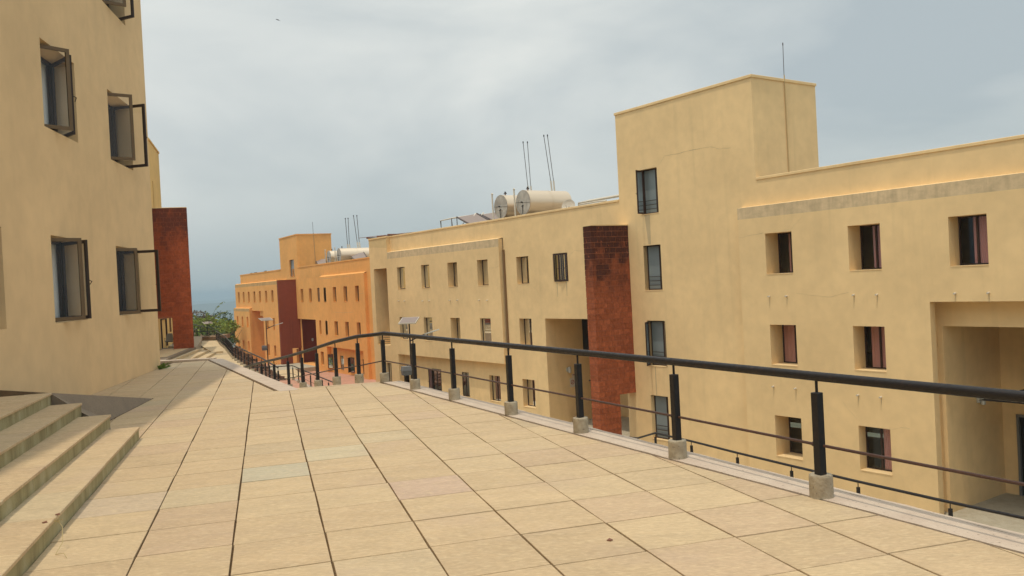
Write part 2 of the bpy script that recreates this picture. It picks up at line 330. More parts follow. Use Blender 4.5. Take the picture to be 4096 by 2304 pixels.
def sash(parent, fr, hinge, tf, zb, zt, wdt, ang, sgn, m, handle=True):
    """an opened casement hinged at s=hinge; sgn=+1 the closed sash would run towards +s"""
    a = R(ang); d = Vector((sgn * math.cos(a), math.sin(a))); nrm = Vector((-d.y, d.x)) * 0.02
    def P(k, e, z): return fr(hinge + d.x * k + nrm.x * e, tf + d.y * k + nrm.y * e, z)
    def bar(k0, k1, z0, z1, mb): mb.box8([P(k0, -1, z0), P(k1, -1, z0), P(k1, 1, z0), P(k0, 1, z0), P(k0, -1, z1), P(k1, -1, z1), P(k1, 1, z1), P(k0, 1, z1)])
    mb = MB(); e = 0.06
    bar(0, wdt, zb, zb + e, mb); bar(0, wdt, zt - e, zt, mb); bar(0, e, zb + e, zt - e, mb); bar(wdt - e, wdt, zb + e, zt - e, mb)
    o = mb.build('sash', m, parent)
    g = MB(); g.face([P(e, 0, zb + e), P(wdt - e, 0, zb + e), P(wdt - e, 0, zt - e), P(e, 0, zt - e)]); g.build('sash_pane', M_glass, parent)
    if handle:
        h = MB(); zm = zb + (zt - zb) * 0.47; h.tube([P(wdt - 0.03, -1, zm + 0.03), P(wdt - 0.03, -4, zm), P(wdt - 0.12, -4.5, zm - 0.05)], 0.008, 6); h.build('handle', M_sashdark, parent)
    return o

# ================================================================== GROUND AND SKY-LINE
g = MB()
def ground_z(x, y):
    d = math.hypot(x, y)
    return -7.6
# far plain, hills
N_ = 24
rings = [0, 20, 60, 100, 140, 200, 320, 600, 1200, 2500, 5000, 9000, 12000]
def gz(r): 
    return -7.7 if r <= 100 else (-7.7 - (r - 100) * 0.13 if r < 420 else -49.3 - min(12, (r - 420) * 0.006))
pts = {}
for i, r in enumerate(rings):
    for j in range(48):
        a = 2 * math.pi * j / 48; pts[i, j] = len(g.v); g.v.append((r * math.sin(a), r * math.cos(a), gz(r) + (random.uniform(-1.5, 1.5) if 150 < r < 9000 else 0)))
for i in range(len(rings) - 1):
    for j in range(48): g.f.append((pts[i, j], pts[i, (j + 1) % 48], pts[i + 1, (j + 1) % 48], pts[i + 1, j])); g.m.append(0)
g.build('ground', M_plain, kind='structure', smooth=True)
def ridge(name, az0, az1, dist, zbase, zt, seed, m):
    rnd = random.Random(seed); mb = MB(); n = 60; rows = []
    for k in range(n + 1):
        a = R(az0 + (az1 - az0) * k / n); e = math.sin(math.pi * k / n) ** 0.7
        top = zbase + (zt - zbase) * e * (0.75 + 0.25 * math.sin(k * 0.35 + seed) + 0.06 * math.sin(k * 1.7))
        rows.append([(dist * dd * math.sin(a), dist * dd * math.cos(a), zz) for dd, zz in ((0.86, zbase - 2), (0.95, (zbase + top) / 2 + rnd.uniform(-2, 2)), (1.0, top), (1.1, zbase - 2))])
    for a, b in zip(rows, rows[1:]):
        for i in range(3): mb.face([a[i], a[i + 1], b[i + 1], b[i]])
    mb.build(name, m, kind='structure', smooth=True)
ridge('hills', -45, 10, 3800, -64, -22, 3, M_plain)
ridge('hills', -60, -8, 6800, -64, 8, 8, M_plain)

# ================================================================== LEFT BUILDING (near, sand coloured)
bl = empty('sand_building', FL(-10, -5, 0), 'tall sand coloured building at left with open bronze casement windows', 'building')
cols_ = [(-25.4, -23.75), (-21.7, -20.05), (-18.0, -16.35), (-14.3, -12.65), (-10.5, -8.87), (-6.94, -5.27), (-3.25, -1.52)]
flo = [(1.39, 2.86), (4.67, 6.14), (7.98, 9.44)]
H = [(a, b, c, d, 0.47) for (a, b) in cols_ for (c, d) in flo]
mb = MB(); wall(mb, FL, 0, -28, 0, -0.2, 10.2, H, M_sand)
mb.face([FL(0, 0, -2.3), FL(0, -14, -2.3), FL(0, -14, 10.2), FL(0, 0, 10.2)], M_sand); mb.face([FL(-28, 0, -0.2), FL(-28, -14, -0.2), FL(-28, -14, 10.2), FL(-28, 0, 10.2)], M_sand)
mb.face([FL(-28, 0, 9.9), FL(0, 0, 9.9), FL(0, -14, 9.9), FL(-28, -14, 9.9)], M_conc); mb.face([FL(-28, -14, -0.2), FL(0, -14, -0.2), FL(0, -14, 10.2), FL(-28, -14, 10.2)], M_sand)
for z in (4.3, 7.6): mb.face([FL(-27.9, -0.43, z), FL(-0.1, -0.43, z), FL(-0.1, -13.9, z), FL(-27.9, -13.9, z)], M_inner)
mb.build('wall', None, bl)
mb = MB(); mb.box(FL, (-28, -0.22, 10.2), (0.03, 0.035, 10.3)); mb.build('coping', M_sand, bl)
mb = MB(); mb.box(FL, (-27.9, -3.2, 0.1), (-0.1, -3.0, 9.8)); mb.build('inner_wall', M_inner, bl)
angs = {(5, 1): (47, 39), (6, 1): (62, 67), (5, 0): (52, 46), (6, 0): (48, 84), (6, 2): (58, 55), (4, 0): (8, 6), (5, 2): (30, 40)}
for i, (a, b) in enumerate(cols_):
    for j, (c, d) in enumerate(flo):
        if i < 3: continue
        f = MB(); t0 = -0.37
        f.box(FL, (a, t0 - 0.09, c), (b, t0 - 0.02, c + 0.06)); f.box(FL, (a, t0 - 0.09, d - 0.06), (b, t0 - 0.02, d)); f.box(FL, (a, t0 - 0.09, c + 0.06), (a + 0.06, t0 - 0.02, d - 0.06)); f.box(FL, (b - 0.06, t0 - 0.09, c + 0.06), (b, t0 - 0.02, d - 0.06))
        
        wn = f.build('window', M_sashdark, bl)
        a1, a2 = angs.get((i, j), (20 + 9 * ((i + j) % 3), 35))
        sash(wn, FL, a + 0.05, t0, c + 0.03, d - 0.03, 0.84, a1, +1, M_frame2, False)
        sash(wn, FL, b - 0.05, t0, c + 0.03, d - 0.03, 0.84, a2, -1, M_sashdark, True)
        cu = MB(); n_ = 10
        for k in range(n_):
            q0, q1 = a + 0.03 + (b - a - .06) * k / n_, a + 0.03 + (b - a - .06) * (k + 1) / n_; cu.face([FL(q0, t0 - 0.10 - .02 * (k % 2), c + .02), FL(q1, t0 - 0.10 - .02 * ((k + 1) % 2), c + .02), FL(q1, t0 - 0.10 - .02 * ((k + 1) % 2), d - .02), FL(q0, t0 - 0.10 - .02 * (k % 2), d - .02)])
        cu.build('curtain', M_palerefl, wn)  # pale sheet added to imitate light reflected in the panes

# ================================================================== TERRACE: paving, curb, steps, platform, ramp
terr = empty('terrace', (0, 8, -0.3), kind='structure')
# region as half planes (point, inward normal)
def hp(p, q, left=True):
    d = Vector((q[0] - p[0], q[1] - p[1])); n = Vector((-d.y, d.x)) if left else Vector((d.y, -d.x)); n.normalize(); return (Vector(p[:2]), n)
def clip(poly, h, off=0.0):
    o = []; P, n = h
    for i in range(len(poly)):
        a, b = Vector(poly[i]), Vector(poly[(i + 1) % len(poly)]); da, db = (a - P).dot(n) - off, (b - P).dot(n) - off
        if da >= 0: o.append(a)
        if (da >= 0) != (db >= 0): o.append(a + (b - a) * (da / (da - db)))
    return o
def area(p): return abs(sum(p[i][0] * p[(i + 1) % len(p)][1] - p[(i + 1) % len(p)][0] * p[i][1] for i in range(len(p)))) / 2
LR = hp((2.85, 4.83), (-2.48, 15.2), True)             # right edge of paving, inside is to the left
LK = hp((-2.5, 15.22), (-4.07, 14.86), True)           # crest
LN = hp((-4.15, 14.55), (-8.14, 22.39), True)          # notch edge
LF = hp((-7.0, 22.95), (-12.0, 22.95), True)           # far edge
LW = hp((FL(0, 0, 0).x, FL(0, 0, 0).y), (FL(-10, 0, 0).x, FL(-10, 0, 0).y), True)  # building wall
def inreg(poly):
    p = clip(clip(poly, LR), LF)
    if len(p) < 3: return []
    pn = clip(p, LN)
    if len(pn) >= 3 and area(pn) > 0.995 * area(p): return p
    pk = clip(p, LK)
    if len(pk) >= 3 and area(pk) > 0.995 * area(p): return p
    best = max((pn, pk), key=lambda q: area(q) if len(q) >= 3 else 0)
    return best if len(best) >= 3 else []
rnd = random.Random(21)
ue = [-9.0, -8.4, -7.78, -7.16, -6.54, -5.92, -5.3, -4.68, -4.06, -3.43, -2.81, -2.19, -1.58, -0.92, -0.30, 0.32, 0.95, 1.57, 2.19, 2.81, 3.43, 4.05, 4.7]
PAL = [((0.535, 0.392, 0.230), 6), ((0.520, 0.378, 0.222), 5), ((0.550, 0.408, 0.240), 4), ((0.535, 0.398, 0.236), 3), ((0.52, 0.405, 0.25), 0.3), ((0.515, 0.370, 0.228), 1.2), ((0.510, 0.385, 0.235), 1.5)]
SPECIAL = [((0.44, 0.45, 0.31), (0.40, 0.47, 0.37)), ]
def gpos(u, v): q = FG(v, u, 0); return (q.x, q.y)
special = {}      # (u, v) centre -> colour, stones the photograph shows in another tint
for (x, y, c) in ((-1.76, 9.05, (0.535, 0.440, 0.285)), (-2.25, 8.15, (0.49, 0.425, 0.295)), (-3.9, 8.0, (0.53, 0.44, 0.29)), (-0.95, 7.35, (0.525, 0.375, 0.262)), (-3.2, 7.3, (0.52, 0.40, 0.27))):
    special[(x, y)] = c
cnt = 0; rest = MB(); base = MB()
def tile(poly, z, cc, parent, name='paving_stone', th=0.035, mm=None):
    c = Vector((sum(p[0] for p in poly) / len(poly), sum(p[1] for p in poly) / len(poly)))
    ins = 0.002; tx, ty = rnd.uniform(-1, 1) * 0.0022, rnd.uniform(-1, 1) * 0.0022; dz = rnd.uniform(-0.0015, 0.0015)
    m_ = MB(); n = len(poly); k = len(m_.v)
    def zt(p): return z + dz + (p[0] - c.x) * tx + (p[1] - c.y) * ty
    top = [p + (c - p).normalized() * ins for p in map(Vector, poly)]
    m_.v += [(p[0], p[1], z - th) for p in poly] + [(p[0], p[1], zt(p) - 0.004) for p in poly] + [(p[0], p[1], zt(p)) for p in top]
    for L in (0, n):
        for i in range(n): m_.f.append((L + i, L + (i + 1) % n, L + n + (i + 1) % n, L + n + i)); m_.m.append(0)
    m_.f.append(tuple(2 * n + i for i in range(n))); m_.m.append(0)
    o = m_.build(name, mm or M_tile, parent, origin=(c.x, c.y, z)); o.color = (*cc, 1); return o
for i in range(len(ue) - 1):
    v0 = 0.95 if ue[i] > -1.6 else 11.9
    if ue[i] < -2.0: v0 = 12.6
    vv = 0.9 + 0.0; k = 0; off = rnd.uniform(-0.02, 0.02)
    if ue[i] < -0.9 and ue[i] > -1.7: off = 0.0
    vs_ = [5.47 + 0.6565 * q + off * (0.4 + 0.05 * abs(q)) + rnd.uniform(-0.012, 0.012) for q in range(-7, 29)]
    for a, b in zip(vs_, vs_[1:]):
        if b < v0 - 0.65: continue
        gL = rnd.choice((0.005, 0.006, 0.008)); gC = rnd.choice((0.0045, 0.006, 0.007, 0.009))
        ed = [rnd.uniform(-0.003, 0.003) for _ in range(4)]
        q = [gpos(ue[i] + gL + ed[0], a + gC), gpos(ue[i + 1] - gL + ed[1], a + gC), gpos(ue[i + 1] - gL + ed[2], b - gC), gpos(ue[i] + gL + ed[3], b - gC)]
        p = inreg([Vector(x) for x in q])
        if len(p) >= 3: p = clip(p, LW, 0.01)
        if len(p) < 3 or area(p) < 0.01: continue
        # skip stones wholly under the ramp
        cx = sum(x[0] for x in p) / len(p); cy = sum(x[1] for x in p) / len(p)
        if ue[i] < -2.0 and cy < 12.2 and cx < -5.6: pass
        ws = [w_ for _, w_ in PAL]; cc = rnd.choices([c for c, _ in PAL], ws)[0]
        f_ = rnd.uniform(0.96, 1.04); cc = tuple(x * f_ for x in cc)
        for (sx, sy), c2 in special.items():
            if abs(cx - sx) < 0.3 and abs(cy - sy) < 0.32: cc = c2
        tile(p, 0.0, cc, terr); cnt += 1
print('paving stones', cnt)
# mortar bed
bed = [(8, -4), (6.9, -3.0), (2.85, 4.83), (-2.48, 15.2), (-4.07, 14.86), (-8.14, 22.9), (-12, 22.95), (-12, -4)]
mb = MB(); mb.face([(x, y, -0.022) for x, y in bed]); mb.build('mortar_bed', M_joint, terr)
# retaining body of the terrace
def prism(mb, poly, z0, z1, m=None):
    n = len(poly); mb.face([(x, y, z1) for x, y in poly], m); mb.face([(x, y, z0) for x, y in reversed(poly)], m)
    for i in range(n): a, b = poly[i], poly[(i + 1) % n]; mb.face([(a[0], a[1], z0), (b[0], b[1], z0), (b[0], b[1], z1), (a[0], a[1], z1)], m)
outer = [(8.86, -5.6), (2.96, 5.40), (-2.22, 15.36), (-4.0, 14.98), (-8.22, 23.2), (-14, 23.2), (-14, -6)]
mb = MB(); prism(mb, outer, -7.6, -0.05); mb.build('retaining_wall', M_conc, terr)
# curb strips: inner screed, groove, outer lip
def strip(name, a, b, w0, w1, z, m, zb=-0.06, jag=0.0, n=1, par=terr):
    """strip beside line a->b, offsets w0..w1 to the right of the direction"""
    A, B = Vector(a), Vector(b); d = (B - A); L = d.length; d.normalize(); r = Vector((d.y, -d.x)); mb = MB(); pr = None
    for k in range(n + 1):
        p = A + d * (L * k / n); j = rnd.uniform(-jag, jag) if 0 < k < n else 0; j2 = rnd.uniform(-jag, jag) * 0.6 if 0 < k < n else 0
        cur = (p + r * (w0 + j2), p + r * (w1 + j))
        if pr:
            q = [pr[0], pr[1], cur[1], cur[0]]
            mb.box8([(x.x, x.y, zb) for x in q] + [(x.x, x.y, z) for x in q])
        pr = cur
    return mb.build(name, m, par)
A_, B_ = (6.4, -2.07), (-2.38, 15.16)
strip('curb_screed', A_, B_, -0.012, 0.258, 0.0035, M_curb, jag=0.010, n=110)
strip('curb_lip', A_, B_, 0.264, 0.315, 0.001, M_curb, zb=-0.16, jag=0.009, n=90)
strip('curb_screed', (-4.1, 14.60), (-8.25, 22.75), 0.0, 0.33, 0.003, M_curb, jag=0.006, n=40)
strip('curb_screed', (-8.2, 23.2), (-12, 23.2), -0.25, 0.0, 0.012, M_curb, n=6)
strip('curb_screed', (-2.30, 15.33), (-4.05, 14.95), -0.10, 0.02, 0.0, M_tile, n=8).color = (0.53, 0.395, 0.24, 1)

# steps, platform
NOSE = [-1.575, -1.935, -2.295, -2.65]; VEND = [11.30, 11.56, 11.78, 11.86]
steps = empty('entrance_steps', gpos(-2.1, 6) + (0,), kind='structure')
for k, (u, ve) in enumerate(zip(NOSE, VEND)):
    z = 0.15 * (k + 1); ub = NOSE[k + 1] - 0.03 if k < 3 else u - 0.30
    v = ve; first = True
    while v > 0.3:
        L = rnd.uniform(0.85, 1.25); a = max(v - L, 0.0)
        q = [gpos(ub, a + 0.002), gpos(u + 0.012, a + 0.002), gpos(u + 0.012, v - 0.002), gpos(ub, v - 0.002)]
        cc = rnd.choices([c for c, _ in PAL], [w_ for _, w_ in PAL])[0]
        m_ = MB(); jj = rnd.uniform(-0.004, 0.004)
        m_.box(FG, (a + 0.002, ub, z - 0.03), (v - 0.002, u + 0.012 + jj, z)); o = m_.build('tread_slab', M_slab, steps, bevel=0.004); o.color = (*cc, 1)
        v = a
    v = ve
    while v > 0.3:
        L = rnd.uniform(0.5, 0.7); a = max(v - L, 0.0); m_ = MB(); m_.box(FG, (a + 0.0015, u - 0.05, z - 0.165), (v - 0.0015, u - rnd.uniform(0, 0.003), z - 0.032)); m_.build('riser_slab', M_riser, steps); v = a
    m_ = MB(); m_.box(FG, (0, ub - 0.3, z - 0.2), (ve - 0.012, u - 0.012, z - 0.0335)); m_.build('step_core', M_conc, steps)
# platform paving beside the wall
plat = empty('platform', gpos(-3.4, 7) + (0.3,), kind='structure')
for ua, ub in ((-3.55, -2.952), (-4.15, -3.555), (-4.75, -4.155), (-5.35, -4.755)):
    for k in range(18):
        a = 0.3 + 0.64 * k + 0.01; b = a + 0.632
        p = [Vector(gpos(ua + .003, a + .003)), Vector(gpos(ub - .003, a + .003)), Vector(gpos(ub - .003, b - .003)), Vector(gpos(ua + .003, b - .003))]
        p = clip(p, LW, 0.005)
        if len(p) < 3 or area(p) < 0.01: continue
        tile(p, 0.6, rnd.choices([c for c, _ in PAL], [w_ for _, w_ in PAL])[0], plat)
m_ = MB(); m_.box(FG, (0, -5.6, 0.1), (11.84, -2.94, 0.588)); m_.build('platform_core', M_joint, plat)
# dark screed ramp falling from the platform to the terrace
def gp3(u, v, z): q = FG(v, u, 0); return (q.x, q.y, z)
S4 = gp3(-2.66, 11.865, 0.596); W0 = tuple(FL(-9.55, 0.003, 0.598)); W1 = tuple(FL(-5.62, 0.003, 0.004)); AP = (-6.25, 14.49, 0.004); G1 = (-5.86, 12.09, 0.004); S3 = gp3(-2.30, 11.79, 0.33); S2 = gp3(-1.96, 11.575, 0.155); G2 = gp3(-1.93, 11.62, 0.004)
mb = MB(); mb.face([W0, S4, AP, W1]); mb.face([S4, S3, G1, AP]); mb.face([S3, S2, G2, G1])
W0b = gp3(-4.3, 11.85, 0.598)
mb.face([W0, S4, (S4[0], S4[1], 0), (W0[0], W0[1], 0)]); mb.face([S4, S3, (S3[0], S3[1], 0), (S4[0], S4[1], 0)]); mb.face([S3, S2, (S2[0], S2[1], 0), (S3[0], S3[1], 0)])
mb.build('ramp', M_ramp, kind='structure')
strip('ramp_edge', (-5.86, 12.09), (-6.27, 14.53), -0.012, 0.010, 0.006, M_joint, zb=-0.01)

# ================================================================== RAILINGS
def post(par, x, y, zb, zr, hd, dia=0.172, foot=0.165, detail=True):
    """square tube post on a round concrete footing, thin pin carrying the rail"""
    n = 20; fm = MB(); rr = dia / 2
    rings = [(0.0, 1.01), (0.02, 1.0), (0.05, 0.995), (0.5, 0.985), (0.92, 0.985), (0.97, 0.97), (1.0, 0.93)]
    for f_, k in rings:
        for j in range(n):
            a = 2 * math.pi * j / n; q = rr * k * (1 + rnd.uniform(-0.012, 0.012)); fm.v.append((x + q * math.cos(a), y + q * math.sin(a), zb + foot * f_ + rnd.uniform(-.002, .002)))
    for i in range(len(rings) - 1):
        for j in range(n): fm.f.append((i * n + j, i * n + (j + 1) % n, (i + 1) * n + (j + 1) % n, (i + 1) * n + j)); fm.m.append(0)
    fm.f.append(tuple((len(rings) - 1) * n + j for j in range(n))); fm.m.append(0)
    fm.build('concrete_footing', M_footing, par, smooth=True)
    F = Frame((x, y), hd, +1); h = 0.032; top = zr - 0.125
    p = MB(); p.box(F, (-h, -h, zb + foot - 0.01), (h, h, top)); p.build('post', M_rail, par, bevel=0.004)
    p = MB(); p.box(F, (-h + 0.003, -h + 0.003, zb + foot - 0.004), (h - 0.003, h - 0.003, zb + foot - 0.002))
    p = MB(); p.tube([(x, y, top - 0.01), (x, y, zr - 0.03)], 0.011, 8); p.build('pin', M_rail, par)
rl = empty('railing', (-2.38, 15.24, 0), 'near black railing with round concrete footings along the edge of the stone terrace', 'railing')
PA = [(3.86, 3.0), (3.04, 4.62), (2.21, 6.24), (1.45, 7.79), (0.68, 9.31), (-0.09, 10.80), (-0.93, 12.45), (-1.68, 13.95), (-2.38, 15.24)]
PD = [(-2.97, 15.95, -.07), (-3.65, 17.15, -.22), (-4.36, 18.55, -.42), (-5.06, 20.0, -.61), (-5.78, 21.45, -.80), (-6.58, 23.0, -.99), (-7.38, 24.5, -1.17), (-8.2, 26.0, -1.38), (-9.0, 27.6, -1.6), (-9.8, 29.1, -1.8), (-10.6, 30.6, -2.0)]
for x, y in PA: post(rl, x, y, 0.003, 0.90 if y < 8 else 0.885, -27)
for x, y, z in PD: post(rl, x, y, z, z + 0.875, -27)
top = [(4.7, 1.35, 0.905)] + [(x, y, 0.905 - 0.0018 * y) for x, y in PA[:-1]] + [(-2.34, 15.16, 0.885)]
dn = [(-2.50, 15.36, 0.86)] + [(x, y, z + 0.875) for x, y, z in PD] + [(-10.9, 31.2, -1.21)]
mb = MB(); mb.tube(top + dn, 0.0345, 14); mb.build('top_rail', M_rail, rl, smooth=True)
mid = [(x, y, 0.385) for x, y in PA] + [(x, y, z + 0.32) for x, y, z in PD]
for a, b in zip(mid, mid[1:]):
    d = (Vector(b) - Vector(a)).normalized(); mb = MB(); mb.tube([Vector(a) + d * 0.046, Vector(b) - d * 0.046], 0.0115, 8)
    mb.tube([Vector(a) + d * 0.043, Vector(a) + d * 0.06], 0.019, 8); mb.build('mid_rail', M_midrail, rl, smooth=True)

m_ = MB(); fx, fy, fz = PD[0]; 
def fp(a, z): q = R(a); return (fx + 0.0905 * math.sin(q), fy - 0.0905 * math.cos(q), fz + z)
for (a0, z0, a1, z1) in ((-52, .125, -44, .105), (-44, .105, -30, .128), (-44, .105, -46, .072), (-46, .072, -32, .078), (-32, .078, -24, .100), (-24, .100, -24, .122), (34, .108, 42, .104)):
    m_.face([fp(a0, z0 - .004), fp(a1, z1 - .004), fp(a1, z1 + .004), fp(a0, z0 + .004)])
m_.build('scribble', M_signblack, rl)
def railing(name, pts, spacing, label, base_h=0.9, ext=True, rad=0.032, loc=None):
    rr = empty(name, loc or pts[0], label, 'railing'); P = [Vector(p) for p in pts]
    mb = MB(); mb.tube([p + Vector((0, 0, base_h)) for p in P], rad, 10); mb.build('top_rail', M_rail, rr, smooth=True)
    for a, b in zip(P, P[1:]):
        L = (b - a).length; n = max(1, round(L / spacing)); hd = math.degrees(math.atan2((b - a).x, (b - a).y))
        for k in range(n + (1 if b is P[-1] else 0)):
            p = a + (b - a) * (k / n); post(rr, p.x, p.y, p.z, p.z + base_h, hd)
        mb = MB(); mb.tube([a + Vector((0, 0, 0.4)), b + Vector((0, 0, 0.4))], 0.012, 6); mb.build('mid_rail', M_midrail, rr)
    return rr
railing('railing', [(-9.35, 33.2, -2.15), (-11.6, 38.6, -2.15), (-14.3, 44.6, -2.15), (-16.9, 50.6, -2.15), (-20.6, 60.2, -2.15), (-24.6, 69.8, -2.15)], 1.55, 'long dark railing beside the pale lower path, above the rubble slope')
railing('railing', [(-24.6, 70.3, -2.15), (-27.0, 69.6, -2.1), (-28.3, 75.5, -2.1)], 1.8, 'far dark railing that closes the end of the lower path by the planter')
railing('railing', [(-26.6, 75.0, -2.1), (-31.0, 80.5, -1.75), (-35.5, 84.0, -1.7)], 2.0, 'farthest dark railing in front of the trees, right of the red pier')
railing('railing', [(-16.5, 52.9, -3.84), (-14.0, 53.0, -3.84), (-11.6, 47.6, -3.84), (-9.0, 41.9, -3.84)], 1.75, 'dark railing with round footings between the pink ground and the pale stairs')
railing('railing', [(10.6, 12.6, -4.02), (9.4, 15.1, -4.03), (8.55, 16.9, -4.08), (7.6, 19.1, -4.14), (6.75, 21.1, -4.18), (5.9, 23.0, -4.2), (5.05, 24.9, -4.2), (4.25, 26.45, -4.2), (4.0, 28.6, -4.75), (2.9, 31.5, -5.1), (0.6, 36.0, -5.2)], 1.9, 'lower black railing running below the terrace in front of the cream building')

# ================================================================== LOWER GROUNDS
mb = MB(); prism(mb, [(-8.2, 23.25), (-6.7, 24.1), (-9.3, 33.0), (-11.55, 38.7), (-14.25, 44.7), (-16.85, 50.7), (-20.55, 60.3), (-24.4, 70.2), (-27.6, 71.2), (-27.2, 66), (-24, 55), (-20.6, 46), (-16.5, 36), (-14, 23.25)], -7.6, -2.15)
pth = mb.build('path', M_path, kind='structure')
mb = MB(); prism(mb, [(-19.46, 56.36), (-20.1, 56.0), (-26.9, 70.9), (-24.6, 69.9)], -2.16, -2.02); mb.build('path', M_path, kind='structure')
# ramp going down beside the terrace notch
mb = MB()
mb.box8([(-4.0, 14.98, -3), (-2.2, 15.4, -3), (-10.4, 31.0, -4.5), (-12.2, 30.4, -4.5), (-4.0, 14.98, -0.02), (-2.2, 15.4, -0.02), (-10.4, 31.0, -2.12), (-12.2, 30.4, -2.12)]); mb.build('ramp', M_path, kind='structure')
# courtyard sheets
mb = MB(); mb.face([(14, 8, -6.15), (22, 30, -6.15), (1, 54, -5.75), (-9, 54, -5.75), (-2, 30, -5.6), (6, 12, -6.1)]); mb.build('courtyard', M_floor, kind='structure')
mb = MB(); mb.face([(-9, 54.02, -5.75), (1, 54.02, -5.75), (-26, 100, -7.1), (-50, 130, -7.4), (-22, 60, -6.9)]); mb.build('courtyard', M_pink, kind='structure')
mb = MB(); prism(mb, [(-8.9, 41.3), (-14.0, 53.1), (-16.6, 53.0), (-14.6, 44.5), (-11.6, 38), (-9.3, 32.8), (-7.6, 35.0)], -7.6, -3.84); mb.build('courtyard', M_pink, kind='structure')
mb = MB(); prism(mb, [(11.5, 12.8), (9.5, 15.5), (4.3, 26.7), (1.0, 24.0), (7.5, 10.0)], -7.6, -4.2); mb.build('path', M_path, kind='structure')
strip('curb', (-8.8, 41.6), (-13.9, 53.2), -0.12, 0.12, -3.82, M_curb, zb=-4.2, par=None)['kind'] = 'structure'
# planter with a bush at the end of the path and the shaded slab beyond the far pier
mb = MB(); prism(mb, [(-24.9, 70.8), (-27.0, 71.9), (-27.6, 75.2), (-25.2, 75.0)], -2.1, -1.75); pl = mb.build('planter', M_soil, kind='structure')
mb = MB(); prism(mb, [(-20.7, 54.9), (-23.7, 63.9), (-26.0, 70.4), (-29.5, 70.9), (-25.5, 60)], -2.2, -1.62); mb.build('platform', M_conc, kind='structure')
# far platform + steps in front of the far left block
fs = empty('entrance_steps', (-19.8, 52, -2.15), kind='structure')
ends = [[(-19.72, 55.8), (-17.6, 46.5)], [(-20.04, 55.4), (-18.2, 46.5)], [(-20.38, 54.9), (-18.7, 46.5)], [(-20.75, 54.2), (-19.2, 46.5)]]
for k, (a, b) in enumerate(ends):
    z = -2.15 + 0.155 * (k + 1); c = (b[0] - 1.6, b[1] - 0.4); d = (a[0] - 1.6, a[1] - 0.4)
    mb = MB(); prism(mb, [a, d, c, b], z - 0.16, z); mb.build('tread_slab', M_path, fs)
mb = MB(); prism(mb, [(-20.5, 54.3), (-26, 56), (-22, 36), (-16.0, 36), (-18.95, 46.5)], -2.2, -1.537); mb.build('platform', M_ramp, kind='structure')

# rubble slope between path and pink court, and stone banks
rub = MB(); rr_ = random.Random(5)
TT = [(-25.5, 77, -2.9), (-19.4, 62.5, -3.15), (-16.5, 60.5, -4.65), (-14.6, 59.5, -5.4)]; BB = [(-23.0, 68, -5.6), (-17.6, 55.5, -5.6), (-15.4, 54.2, -5.6), (-14.2, 54.0, -5.7)]; KK = [(-27, 82, -5.6), (-21, 68, -6.5), (-17, 66, -6.8), (-14, 63, -6.8)]
mb = MB()
for k in range(3): mb.face([TT[k], TT[k + 1], BB[k + 1], BB[k]]); mb.face([TT[k], TT[k + 1], KK[k + 1], KK[k]])
mb.build('slope', M_rock, kind='structure')
for k in range(1300):
    f_ = rr_.random() * 2.999; i_ = int(f_); g_ = rr_.random(); a = Vector(TT[i_]).lerp(Vector(TT[i_ + 1]), f_ - i_); b = Vector(BB[i_]).lerp(Vector(BB[i_ + 1]), f_ - i_); p = a.lerp(b, g_)
    s_ = rr_.uniform(0.07, 0.24); k0 = len(rub.v)
    for sx in (-1, 1):
        for sy in (-1, 1):
            for sz in (-1, 1): rub.v.append((p.x + sx * s_ * rr_.uniform(.5, 1), p.y + sy * s_ * rr_.uniform(.5, 1), p.z + sz * s_ * rr_.uniform(.4, .8)))
    for f in ((0, 1, 3, 2), (4, 6, 7, 5), (0, 4, 5, 1), (2, 3, 7, 6), (0, 2, 6, 4), (1, 5, 7, 3)): rub.f.append(tuple(k0 + i for i in f)); rub.m.append(0)
rub.build('rubble', M_rock, kind='stuff')
# pale steps in the court in front of the orange building
cs = empty('courtyard_steps', (-19, 76, -6.4), kind='structure')
for k in range(6):
    z = -6.95 + 0.155 * k; o_ = k * 0.42; mb = MB(); mb.box(FB, (82.5, 4.62, -7.6), (88.4 - o_ * 0.9, 7.4 - o_, z)); mb.build('tread_slab', M_floor, cs)
mb = MB(); mb.box8([FB(84.3, 0.27, -7.6), FB(91, 0.27, -7.6), FB(91, 4.6, -7.6), FB(84.3, 4.6, -7.6), FB(84.3, 0.27, -6.04), FB(91, 0.27, -6.04), FB(91, 4.6, -6.04), FB(84.3, 4.6, -6.04)]); mb.build('landing', M_floor, kind='structure')
mb = MB(); mb.box8([FB(76, 2.6, -7.6), FB(84.3, 2.6, -7.6), FB(84.3, 4.6, -7.6), FB(76, 4.6, -7.6), FB(76, 2.6, -7.05), FB(84.3, 2.6, -6.04), FB(84.3, 4.6, -6.04), FB(76, 4.6, -7.05)]); mb.build('ramp', M_path, kind='structure')
mb = MB(); mb.box(FB, (60, -4, -7.5), (120, 14, -7.12)); mb.build('courtyard', M_pink, kind='structure')

